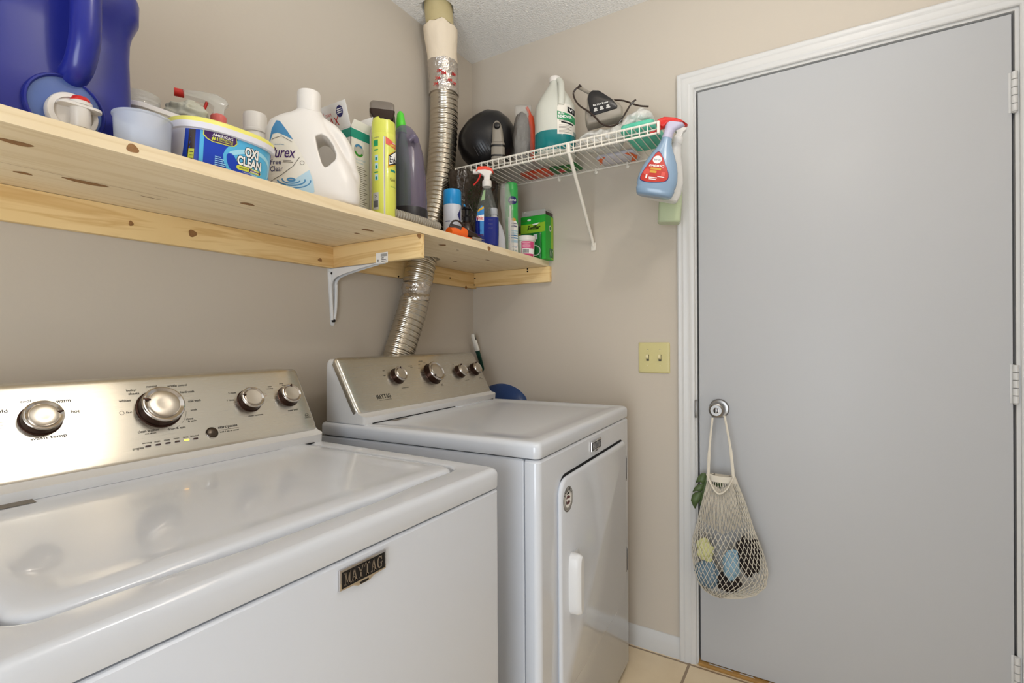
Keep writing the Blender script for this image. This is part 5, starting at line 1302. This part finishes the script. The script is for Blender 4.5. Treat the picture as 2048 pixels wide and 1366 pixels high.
# thin plastic sheet liner lying on the left end
k = MB(); rs = []
for i in range(30):
    y_ = -.145 - .205 * i / 29
    rs.append([(-.296 + .28 * j / 12, y_, WT + .0036 + .0016 * (1 + noise.noise(Vector((j * .6, i * .5, 0))))) for j in range(13)])
k.add([p for r in rs for p in r], [(i * 13 + j, i * 13 + j + 1, (i + 1) * 13 + j + 1, (i + 1) * 13 + j) for i in range(29) for j in range(12)], M['cleard'])
o = k.build('plastic_sheet', loc=(0, 0, 0), sharp=180); tag(o, 'thin clear plastic sheet lying on the left end of the wire shelf', 'plastic sheet')
WZ = WT + .0035

# ---- black fan heater
fn = thing('fan', 'black round-headed fan on a grey neck at the left end of the wire shelf', 'fan', (-.1750, -.2050, WZ + .007), (0, 0, RZ(34)))
k = MB(); Tq = Matrix.Translation((-.002, 0, .128)) @ Matrix.Rotation(math.radians(-38), 4, 'Y')
k.sell([(-.112, .030, .030, 2), (-.106, .062, .060, 2.2), (-.085, .092, .086, 2.3), (-.04, .118, .100, 2.4), (.01, .122, .104, 2.4), (.050, .112, .098, 2.4), (.082, .085, .080, 2.3), (.098, .050, .050, 2), (.103, .018, .02, 2)], M['black'], 64, T=Tq); hd = k.build('fan_housing', fn, sharp=50)
k = MB()
for i in range(8): k.box((-.075 + i * .011, -.104 + abs(i - 4) * .0012, -.070), (-.0735 + i * .011, -.095, -.028), M['basek'], T=Tq @ Matrix.Rotation(math.radians(10), 4, 'Y'))
k.build('vent_ribs', hd)
k = MB(); k.loft([rrect(-.027 + cx, .027 + cx, -.122, -.085, .016, z) for z, cx in ((-.003, .040), (.002, .040), (.078, .040))], M['greyplast'])
k.loft([rrect(-.0285 + .040, .0285 + .040, -.124, -.083, .017, z) for z in (.024, .030)], M['black']); k.loft([rrect(-.0285 + .040, .0285 + .040, -.124, -.083, .017, z) for z in (.062, .069)], M['black'])
k.loft([rrect(-.024 + .040, .024 + .040, -.124, -.092, .015, .0785), rrect(-.020 + .038, .020 + .038, -.126, -.096, .014, .13), rrect(-.015 + .036, .015 + .036, -.126, -.098, .012, .150), rrect(-.006 + .036, .006 + .036, -.122, -.100, .005, .160)], M['greyplast']); k.build('neck', fn)
k = MB(); k.lathe([(.0125, 0), (.0125, .006), (.009, .010), (.002, .011)], M['black'], 24, T=Matrix.Translation((.036, -.124, .138)) @ Matrix.Rotation(PI / 2, 4, 'X')); k.build('pivot_screw', fn)

M['pouchgrey'] = mat('dark_grey_fabric', (92, 86, 80), .5, bump=(30, .8, .01))
# ---- clear pouch with grey and red contents
pc = thing('clear_pouch', 'clear zip pouch with grey and red contents between the fan and the gallon jug', 'pouch', (-.1750, -.3740, WZ + .003), (0, 0, RZ(30)))
k = MB(); rs = []
for i in range(28):
    t = i / 27; z = .236 * t; a = .040 * (1 - .25 * t) ; b = .026 * math.sin(PI * min(.96, .28 + .72 * t)) ** .7 + .002
    rs.append([Vector((a * c + .004 * noise.noise(Vector((c, s_, z * 20))), b * s_ * (1 + .35 * noise.noise(Vector((c * 3, s_ * 3, z * 18)))), z)) for c, s_ in [(math.cos(2 * PI * q / 36), math.sin(2 * PI * q / 36)) for q in range(36)]])
k.loft(rs, M['cleard']); k.build('pouch_film', pc, sharp=180)
k = MB(); blob(k, (-.006, .002, .108), (.034, .022, .105), M['pouchgrey'], .22, 1.8, 6, 28, zmin=.004); k.build('grey_contents', pc, sharp=180)
k = MB(); k.tube(spline([(.014, -.002, .228), (.028, -.004, .19), (.036, -.002, .12), (.038, .002, .02)], 6), [.006] * 6 + [.012] * 7 + [.013] * 6, M['rpack'], 14, flat=.8, up=(0, 1, 0)); k.build('red_seam', pc)

# ---- gallon jug
gj = thing('cleaner_gallon_jug', 'milky gallon jug with teal liquid and green-banded label on the wire shelf', 'jug', (-.1750, -.5130, WZ), (0, 0, RZ(26)))
gs = [(0, .068, .068, 2.6), (.005, .074, .074, 2.6), (.015, .0765, .0765, 2.6), (.165, .0765, .0765, 2.6), (.190, .073, .073, 2.5), (.225, .056, .056, 2.3), (.255, .038, .038, 2.1), (.278, .023, .023, 2), (.290, .0195, .0195, 2), (.305, .0195, .0195, 2)]
k = MB(); k.sell(gs, M['gallon'], 56); gjo = k.build('jug_body', gj, sharp=60)
k = MB(); k.sell([(.002, .066, .066, 2.6), (.006, .0725, .0725, 2.6), (.016, .0778, .0778, 2.6), (.082, .0778, .0778, 2.6), (.084, .076, .076, 2.6)], M['teall'], 56); k.build('teal_liquid', gj)
k = MB(); k.tube(spline([(.016, -.018, .292), (.022, -.030, .275), (.024, -.058, .235), (.024, -.073, .195), (.022, -.074, .172)], 7), .0125, M['gallon'], 18, flat=.8); k.build('jug_handle', gj)
k = MB(); k.lathe([(.0215, .290), (.0220, .291), (.0220, .306), (.0200, .309), (.001, .310)], M['whitep'], 32); k.build('cap', gj)
g5 = [frontfn([(0, .0778, .0778, 2.6), (.2, .0778, .0778, 2.6)], e) for e in (.0006, .0010, .0014)]
k = MB(); k.decal([(.008, .088 - .022), (.072, .088 - .022), (.073, .155), (.055, .175), (.016, .178), (.008, .165)], g5[0], M['pcream'], .006); k.decal([(.008, .150), (.073, .134), (.073, .108), (.008, .121)], g5[1], M['green'], .006)
k.text('BUG', .012, .136, .033, .146, g5[2], M['white'], .004, .03); k.text('REMOVER', .012, .124, .062, .134, g5[2], M['white'], .004, .03, -.2)
k.decal([(.045, .146), (.072, .140), (.072, .162), (.045, .166)], g5[1], M['gap'], .006); k.text('VI', .050, .148, .067, .160, g5[2], M['white'], .004, .02)
k.rect(.014, .1145, .066, .116, g5[1], M['gap'], .006); k.decal([(.022, .107), (.066, .100), (.066, .106), (.022, .112)], g5[1], M['gap'], .006)
for i in range(6): k.rect(.014, .072 + i * .005, .060 - (i % 2) * .01, .0735 + i * .005, g5[1], M['inkl'], .006)
k.build('printed_label', gjo)

# ---- silvery plastic bag
k = MB(); rs = []
for i in range(44):
    t = i / 43; x = -.125 + .262 * t; h = .020 + .022 * t + .014 * sm(.74, .95, t); 
    sc_ = min(1, math.sqrt(max(.02, 1 - abs(2 * t - 1) ** 6)))
    row = []
    for q in range(40):
        th = 2 * PI * q / 40; c, s_ = math.cos(th), math.sin(th); nz = 1 + .30 * noise.noise(Vector((c * 2, s_ * 2, t * 8))) + .05 * noise.noise(Vector((c * 5, s_ * 5, t * 22)))
        row.append(Vector((x, .068 * sc_ * math.copysign(abs(c) ** .8, c) * nz, max(.001, h * sc_ * (1 + s_ * nz)) + .034 * sm(.60, .72, t))))
    rs.append(row)
k.loft(rs, M['silverbag'])
for dx, dz, r_ in ((.112, .088, .020), (.090, .080, .014)):
    k.tube(spline([(dx - .07, -.05, dz - .040), (dx - .02, -.055, dz - .010), (dx + .01, -.04, dz), (dx + .025, -.01, dz - .018)], 6), [r_ * .6] * 7 + [r_] * 12, M['silverbag'], 16)
o = k.build('plastic_bag', loc=(-.1700, -.7270, WZ), rot=(0, 0, RZ(20)), sharp=180); tag(o, 'folded silvery white plastic bag with a black tool lying on it', 'plastic bag')

# ---- pet hair tool with cord
pt = thing('pet_hair_tool', 'black and grey pet hair tool with a looped cord lying on the silvery bag', 'cleaning tool', tuple(at(1206, 240, X=-.215)), (0, math.radians(-10), RZ(21)))
OUT = [(-.056, -.014), (.066, -.014), (.070, .016), (.062, .034), (.044, .052), (.018, .078), (.002, .094), (-.018, .100), (-.034, .094), (-.042, .076), (-.046, .050), (-.056, .036), (-.060, .010)]
k = MB(); k.prism(OUT, -.030, .034, M['greyplast'], .008); bo2 = k.build('tool_body', pt, sharp=45)
k = MB(); k.prism([(-.040, .010), (.050, .014), (.054, .022), (.040, .050), (.016, .076), (.002, .0905), (-.018, .0965), (-.032, .090), (-.040, .072)], -.034, -.026, M['black'], .003)
f = lambda u, v: Vector((u, -.0344, v)); k.text('Pet Hair Eraser', -.026, .040, .026, .046, f, M['white'], ext=.01); 
for cx in (-.020, .0, .022):
    k.decal(ellipse(cx, .0295, .0060, .0050, 5), f, M['grey1']); k.rect(cx - .007, .0215, cx + .007, .0255, f, M['grey1'])
k.build('face_panel', bo2)
def cordpts(L_, X): return [at(px, py, X=X) for px, py in L_]
Tm = None
bpy.context.view_layer.update(); IM = pt.matrix_world.inverted()
k = MB(IM); k.tube(spline(cordpts([(1163, 172), (1153, 177), (1147, 186), (1150, 199), (1160, 212), (1177, 223), (1189, 233), (1200, 245), (1210, 251), (1221, 253), (1235, 248), (1245, 236), (1254, 221), (1263, 207), (1272, 199)], -.268), 6), .0030, M['brown'], 10); k.build('cord', pt)
k = MB(IM); k.tube(spline(cordpts([(1228, 200), (1245, 201), (1259, 205), (1269, 209), (1282, 212), (1297, 213)], -.170), 5), .0030, M['brown'], 10); k.build('cord', pt)
k = MB(IM); k.tube(cordpts([(1160, 176), (1186, 190)], -.240), .0058, M['greyplast'], 14); k.build('cord_strain_relief', pt)
k = MB(IM); k.tube(cordpts([(1156, 178), (1161, 170)], -.243), .0055, M['brown'], 12); k.build('cord_end', pt)

# ---- packets lying on the wire shelf
def packet(name, lab, lo, hi, m, T=None, seed=1, extra=None):
    k = MB(); x0, y0, z0 = lo; x1, y1, z1 = hi
    cx, cy = (x0 + x1) / 2, (y0 + y1) / 2; rs = []
    for j, (zz, s_) in enumerate(((0, .82), (.12, .97), (.5, 1.0), (.88, .95), (1, .75))):
        rs.append([Vector((p.x * (1 + .04 * noise.noise(Vector((p.x * 30, p.y * 30, seed + j)))), p.y * (1 + .04 * noise.noise(Vector((p.x * 30, p.y * 30, seed + 5 + j)))), (z1 - z0) * zz)) for p in rrect(-(x1 - x0) / 2 * s_, (x1 - x0) / 2 * s_, -(y1 - y0) / 2 * s_, (y1 - y0) / 2 * s_, .015, 0, 6)])
    k.loft(rs, m)
    if extra: extra(k)
    o = k.build(name, loc=(cx, cy, z0), sharp=60); return o
def ex1(k): k.prism([(-.02, .03), (.05, .03), (.05, .0), (-.02, .0)], -.05, .04, M['rpack'], .003)
tag(packet('sponge_pack', 'sea-green sponge pack on the wire shelf at the end nearest the door', (-.280, -.912, WZ), (-.070, -.800, WZ + .030), M['tealpack'], seed=2), 'sea-green sponge pack on the wire shelf at the end nearest the door', 'sponge')
o = packet('orange_striped_packet', '', (-.096, -.790, WZ), (-.006, -.640, WZ + .016), M['wpack'], seed=4, extra=lambda k: (k.decal([(-.052, -.060), (.0, -.075), (.045, -.055), (.045, -.035), (.0, -.055), (-.050, -.040)], lambda u, v: Vector((u, v, -.0004)), M['orange']), k.decal([(-.050, .030), (-.020, .055), (.020, .070), (.020, .078), (-.030, .070), (-.053, .045)], lambda u, v: Vector((u, v, -.0004)), M['orange'])))
tag(o, 'lilac-white packet with orange stripes seen from below through the wire shelf', 'packet')
# the packets at the left lie under the jug and the fan base, so they are thin and sit beside them
o = packet('red_orange_packet', '', (-.090, -.432, WZ), (-.012, -.300, WZ + .014), M['rpack'], seed=7, extra=lambda k: (k.decal([(-.03, -.02), (.03, -.02), (.03, .0), (-.03, .0)], lambda u, v: Vector((u, v, -.0004)), M['peach']),))
tag(o, 'red and peach packet seen from below through the wire shelf behind the clear pouch', 'packet')
o = packet('green_tea_packet', '', (-.0900, -.560, WZ), (-.012, -.438, WZ + .014), M['gpack'], seed=8, extra=lambda k: (k.rect(-.02, .01, .02, .03, lambda u, v: Vector((u, v, -.0004)), M['redp']), k.text('Green', -.03, -.02, .03, .0, lambda u, v: Vector((v, u, -.0004)), M['lime'])))
tag(o, 'dark green packet with a red patch seen from below beside the gallon jug', 'packet')

# ================================================================ bottles hanging on the end of the wire shelf
def hung(name, lab, base_px, X, tilt, az=15, cat='spray bottle'):
    b = at(base_px[0], base_px[1], X=X); return thing(name, lab, cat, tuple(b), (0, math.radians(tilt), RZ(az)))
fb = hung('fabric_freshener_bottle', 'pearly blue fabric freshener spray bottle with red trigger hanging from the wire shelf end', (1307, 393), -.285, 13)
fbs = [(0, .050, .022, 3), (.004, .055, .026, 3), (.020, .060, .029, 2.8), (.028, .058, .028, 2.8), (.034, .061, .0295, 2.7), (.055, .0615, .030, 2.5), (.080, .057, .029, 2.3), (.105, .049, .027, 2.2), (.130, .037, .024, 2.1), (.150, .026, .021, 2), (.168, .0185, .018, 2), (.180, .0165, .0165, 2), (.183, .0165, .0165, 2)]
k = MB(); k.sell(fbs, M['fblue'], 56); fo = k.build('bottle', fb, sharp=60)
k = MB(); k.sell([(.1835, .0162, .0162, 2), (.198, .0150, .0152, 2, .001), (.212, .0165, .0155, 2.2, .004), (.224, .0260, .0165, 2.4, .012), (.232, .0340, .0165, 2.4, .018)], M['lav'], 40); nk = k.build('lavender_neck', fb)
k = MB(); k.prism([(-.042, .222), (-.040, .236), (-.022, .246), (.010, .247), (.034, .241), (.053, .230), (.046, .228), (.020, .231), (-.008, .228), (-.016, .214), (-.024, .214)][::-1], -.015, .015, M['redp'], .005); k.build('red_hood', fb, sharp=50)
k = MB(); k.tube(spline([(-.018, 0, .224), (-.026, 0, .212), (-.042, 0, .200), (-.056, 0, .196)], 6), [.006] * 12 + [.0045] * 7, M['redp'], 12, flat=.7); k.build('red_trigger', fb)
q = [frontfn(fbs, .0005 + .0004 * i) for i in range(5)]; k = MB()
def tri(s_): 
    cx, cz = -.012, .078; return [(cx + (x - cx) * s_, cz + (z - cz) * s_) for x, z in spl2([(-.013, .132), (-.002, .122), (.012, .100), (.028, .072), (.032, .055), (.026, .044), (.006, .038), (-.022, .035), (-.042, .038), (-.051, .045), (-.050, .058), (-.042, .080), (-.028, .110), (-.022, .125)])]
def spl2(P):
    out = []; n = len(P)
    for i in range(n):
        p0, p1_, p2_, p3 = P[i - 1], P[i], P[(i + 1) % n], P[(i + 2) % n]
        for t in (0, .33, .66): out.append(tuple(.5 * ((2 * p1_[j]) + (p2_[j] - p0[j]) * t + (2 * p0[j] - 5 * p1_[j] + 4 * p2_[j] - p3[j]) * t * t + (3 * p1_[j] - p0[j] - 3 * p2_[j] + p3[j]) * t ** 3) for j in (0, 1)))
    return out[::-1]
k.decal(tri(1.04), q[0], M['navy'], .006); k.decal(tri(1.0), q[1], M['fred'], .006); k.decal(ellipse(-.012, .107, .0135, .0125), q[2], M['white'], .006); k.text('febreze', -.0225, .1035, -.0015, .110, q[3], M['navy'], .006, .0)
k.text('FABRIC', -.033, .084, .012, .0905, q[3], M['white'], .006, .03, .2); k.rect(-.026, .074, .006, .0805, q[2], M['gold'], .006); k.rect(-.026, .064, -.006, .071, q[2], M['gold'], .006)
k.decal(ellipse(-.036, .066, .010, .010, 16), q[2], M['coral'], .006); k.rect(.010, .058, .021, .070, q[2], M['coral'], .006); k.rect(-.026, .048, .000, .0505, q[3], M['white'], .006); k.rect(-.024, .043, -.002, .0455, q[3], M['white'], .006); k.rect(.000, .053, .021, .055, q[3], M['white'], .006); k.rect(-.036, .046, -.031, .058, q[3], M['white'], .006)
k.build('printed_label', fo)

wh = hung('white_spray_bottle', 'milky white spray bottle hanging just behind the blue fabric freshener', (1323, 401), -.205, 15)
k = MB(); w2 = [(0, .046, .020, 3), (.004, .050, .024, 3), (.03, .056, .026, 2.6), (.07, .052, .026, 2.4), (.11, .040, .024, 2.2), (.150, .024, .019, 2), (.178, .0155, .0155, 2), (.19, .015, .015, 2)]
k.sell(w2, M['milk'], 44); k.build('bottle', wh)
sprayer(wh, .188, .95, M['milk'], None, M['milk'], M['milk'], M['milk'], cr=.0165, L=.045)
pg = hung('pale_green_bottle', 'pale green translucent spray bottle hanging lowest, against the wall by the door casing', (1338, 447), -.105, 4, 14)
k = MB(); w3 = [(0, .034, .026, 4), (.004, .0385, .030, 4), (.10, .0385, .030, 4), (.125, .035, .028, 3.4), (.16, .022, .020, 2.4), (.182, .0145, .0145, 2), (.20, .0140, .014, 2)]
k.sell(w3, M['pale'], 40); pgo = k.build('bottle', pg)
sprayer(pg, .196, .9, M['clear'], None, M['black'], M['clear'], M['clear'], cr=.0165, L=.045)

# ================================================================ brush and blue bowl behind the dryer
b0 = at(945, 668, Y=-.040); b1 = at(957, 709, Y=-.046)
bs = thing('scrub_brush', 'white and dark green brush handle sticking up behind the dryer in the corner', 'brush', (b1.x + .05, -.058, .74))
TB2 = wld(bs); d = (b1 - b0); e_ = b1 + d * 5.0
k = MB(TB2); k.tube([b0, b0 + d * .12, b0 + d * .8], [.007, .0115, .0125], M['brushw'], 16, flat=.6)
k.build('white_grip', bs)
k = MB(TB2); k.tube([b0 + d * .8, b0 + d * 1.6, b0 + d * 6.0], [.0118, .009, .0075], M['brushg'], 16, flat=.6); k.build('green_shaft', bs)
k = MB(TB2); pe = b0 + d * 6.0; k.box((pe.x - .03, pe.y - .015, pe.z - .05), (pe.x + .03, pe.y + .03, pe.z + .002), M['brushg'], .004); k.build('brush_head', bs)
k = MB(TB2); k.tube([b0 + d * .10 + Vector((-.002, -.0088, .002)), b0 + d * .28 + Vector((-.002, -.0105, 0))], .0035, M['ink'], 10, flat=.5); k.build('hanging_hole', bs)
bw = MB(); Tb = Matrix.Rotation(math.radians(-76), 4, 'Y')
bw.lathe([(.145, 0), (.147, .003), (.142, .010), (.125, .024), (.09, .038), (.04, .044), (.001, .045)], M['blued'], 56, T=Tb)
o = bw.build('dustpan_bowl', loc=(-.0180, -.1560, .838)); tag(o, 'cobalt blue shallow bowl standing on edge behind the right rear corner of the dryer', 'bowl')

# ================================================================ net bag on the door knob
nb = thing('net_bag', 'ecru cotton net shopping bag hanging from the door knob', 'bag', (-.0750, -1.070, .30))
TN = wld(nb)
def nz_(py): return at(1452, py, X=-.080).z
def ny_(px): return at(px, 1100, X=-.080).y
PR = []
for py, cx, hwpx, dep in ((952, 1443, 27, .012), (975, 1446, 34, .020), (1000, 1448, 43, .027), (1050, 1449, 58, .040), (1090, 1451, 72, .050), (1130, 1455, 79, .056), (1155, 1456, 77, .054), (1175, 1450, 62, .044), (1188, 1442, 42, .030), (1195, 1440, 22, .018), (1199, 1440, 3, .003)):
    zc = nz_(py); yc = ny_(cx); PR.append((zc, yc, abs(ny_(cx + hwpx) - yc), dep))
PR = PR[::-1]; zmin, zmax = PR[0][0], PR[-1][0]
def nsurf(t, v, inset=0):
    z = zmin + (zmax - zmin) * v; yc, hw_, dp_ = interp(PR, z); c, s_ = math.cos(t), math.sin(t)
    lump = 1 + .10 * noise.noise(Vector((c * 1.6, s_ * 1.6, z * 9))) * (1 - v)
    sag = -.010 * (1 - v) ** 3 * math.sin(PI * min(1, v * 9) / 2) * math.cos(3 * t + .6)
    return Vector((-.0735 - (dp_ - inset) * s_ * lump, yc - (hw_ - inset) * c * lump, z + sag))
k = MB(TN); NS = 40
for fam in (-1, 1):
    for i in range(NS):
        pts = []
        for j in range(61):
            v = j / 60 * .95; t = 2 * PI * i / NS + fam * 2.1 * (v ** .9); pts.append(nsurf(t, v))
        k.tube(pts, .0009, M['knit'], 5)
# thicker lines where the mesh is gathered below the neck
k.build('netting', nb, sharp=180)
k = MB(TN); rs = []
for j in range(10):
    v = .945 + .055 * j / 9; rs.append([nsurf(2 * PI * q / 48, v) + Vector((0, 0, (-.022 * (math.cos(2 * PI * q / 48) ** 2 < .35) if j == 9 else 0))) for q in range(48)])
k.loft(rs, M['knit'], False, False); nko = k.build('knit_yoke', nb, sharp=180)
sd = nko.modifiers.new('thick', 'SOLIDIFY'); sd.thickness = .002
# gathered triangular panel of the yoke
k = MB(TN); n_ = 9
for j in range(26):
    u = (j - 12.5) / 12.5; a = Vector((-.100, ny_(1443 + 24 * u), nz_(962 + 16 * (1 - abs(u))))); b = Vector((-.118, ny_(1448 + 40 * u), nz_(1062 - 22 * abs(u))))
    k.tube([a, a.lerp(b, .5) + Vector((-.006, 0, 0)), b], .00125, M['knit'], 5)
k.tube(spline([(-.098, ny_(1417), nz_(950)), (-.108, ny_(1428), nz_(972)), (-.112, ny_(1442), nz_(984)), (-.108, ny_(1458), nz_(972)), (-.098, ny_(1470), nz_(948))], 8), .0042, M['knit'], 10, flat=.5)
k.build('neck_band', nb, sharp=180)
for top, bot, sx in (((1425, 838), (1416, 962), 1), ((1449, 834), (1467, 955), 1)):
    for xo in (0, .028):
        a = at(top[0], top[1], X=-.062 + xo * .3); b = at(bot[0], bot[1], X=-.100 + xo)
        b.y -= 0
        k = MB(TN); m_ = a.lerp(b, .5); k.tube(spline([a + Vector((0, 0, .004)), m_ + Vector((0, .003 if bot[0] < 1440 else -.004, 0)), b], 8), [.0036] * 9 + [.0050] * 8, M['knit'], 10, flat=.45, up=(1, 0, 0)); k.build('strap', nb)
k = MB(TN); KC = Vector((-.038, KY, KZ)); r_ = .0175
k.tube([(KC.x - .004, KC.y + r_ * math.cos(a), KC.z + r_ * math.sin(a)) for a in [math.radians(-20 + 220 * i / 20) for i in range(21)]], .0036, M['knit'], 10, flat=1.0); k.build('strap_loop', nb)

def bundle(name, lab, px, py, X, r, m, seed, cat='cloth'):
    c = at(px, py, X=X); k = MB(); blob(k, (0, 0, 0), r, m, .38, 2.2, seed, 26); o = k.build(name, loc=tuple(c), sharp=180); tag(o, lab, cat); return o
bundle('cloth_bundle', 'slate blue cloth bundle low on the left inside the net bag', 1414, 1146, -.075, (.024, .038, .044), M['bcloth'], 2)
bundle('cloth_bundle', 'pale yellow cloth on the left inside the net bag', 1410, 1100, -.084, (.016, .026, .036), M['ycloth'], 5)
bundle('cloth_bundle', 'light blue cloth in the middle of the net bag', 1462, 1130, -.094, (.014, .024, .046), M['lcloth'], 8)
bundle('dark_cloth_bundle', 'black-brown bundle bulging on the right inside the net bag', 1497, 1112, -.072, (.024, .036, .056), M['kcloth'], 11)
bundle('dark_cloth_bundle', 'black-brown bundle at the bottom middle of the net bag', 1456, 1162, -.070, (.018, .036, .030), M['kcloth'], 14)
# split leaf sticking out of the bag
lf = thing('artificial_leaf', 'dark green split leaf sticking out of the left side of the net bag', 'leaf', tuple(at(1412, 1012, X=-.052)))
TL = wld(lf)
def leaf(polys, X, name):
    k = MB(TL)
    for poly in polys:
        P3 = [at(px, py, X=X) for px, py in poly]; n = len(P3); c = sum(P3, Vector()) / n
        fr_ = [p + Vector((-.0010 + .004 * math.sin(i * 1.3), 0, 0)) for i, p in enumerate(P3)]; bk = [p + Vector((.0016, 0, 0)) for p in fr_]
        vs = fr_ + bk + [c + Vector((-.007, 0, 0)), c + Vector((.001, 0, 0))]
        k.add(vs, [(i, (i + 1) % n, 2 * n) for i in range(n)] + [(n + (i + 1) % n, n + i, 2 * n + 1) for i in range(n)] + [(i, n + i, n + (i + 1) % n, (i + 1) % n) for i in range(n)], M['leaf'])
    return k.build(name, lf, sharp=180)
leaf([[(1411, 946), (1402, 947), (1395, 955), (1391, 966), (1400, 963), (1407, 970), (1414, 962)], [(1407, 968), (1395, 969), (1388, 976), (1385, 984), (1394, 981), (1402, 984), (1409, 976)], [(1403, 983), (1390, 985), (1384, 990), (1382, 1000), (1386, 1010), (1390, 1018), (1396, 1006), (1404, 994)], [(1413, 950), (1402, 990), (1398, 1010), (1402, 1012), (1416, 975)]], -.050, 'leaf_blade')
leaf([[(1424, 962), (1431, 956), (1440, 957), (1446, 965), (1444, 974), (1439, 978), (1430, 972)]], -.070, 'leaf_lobe')
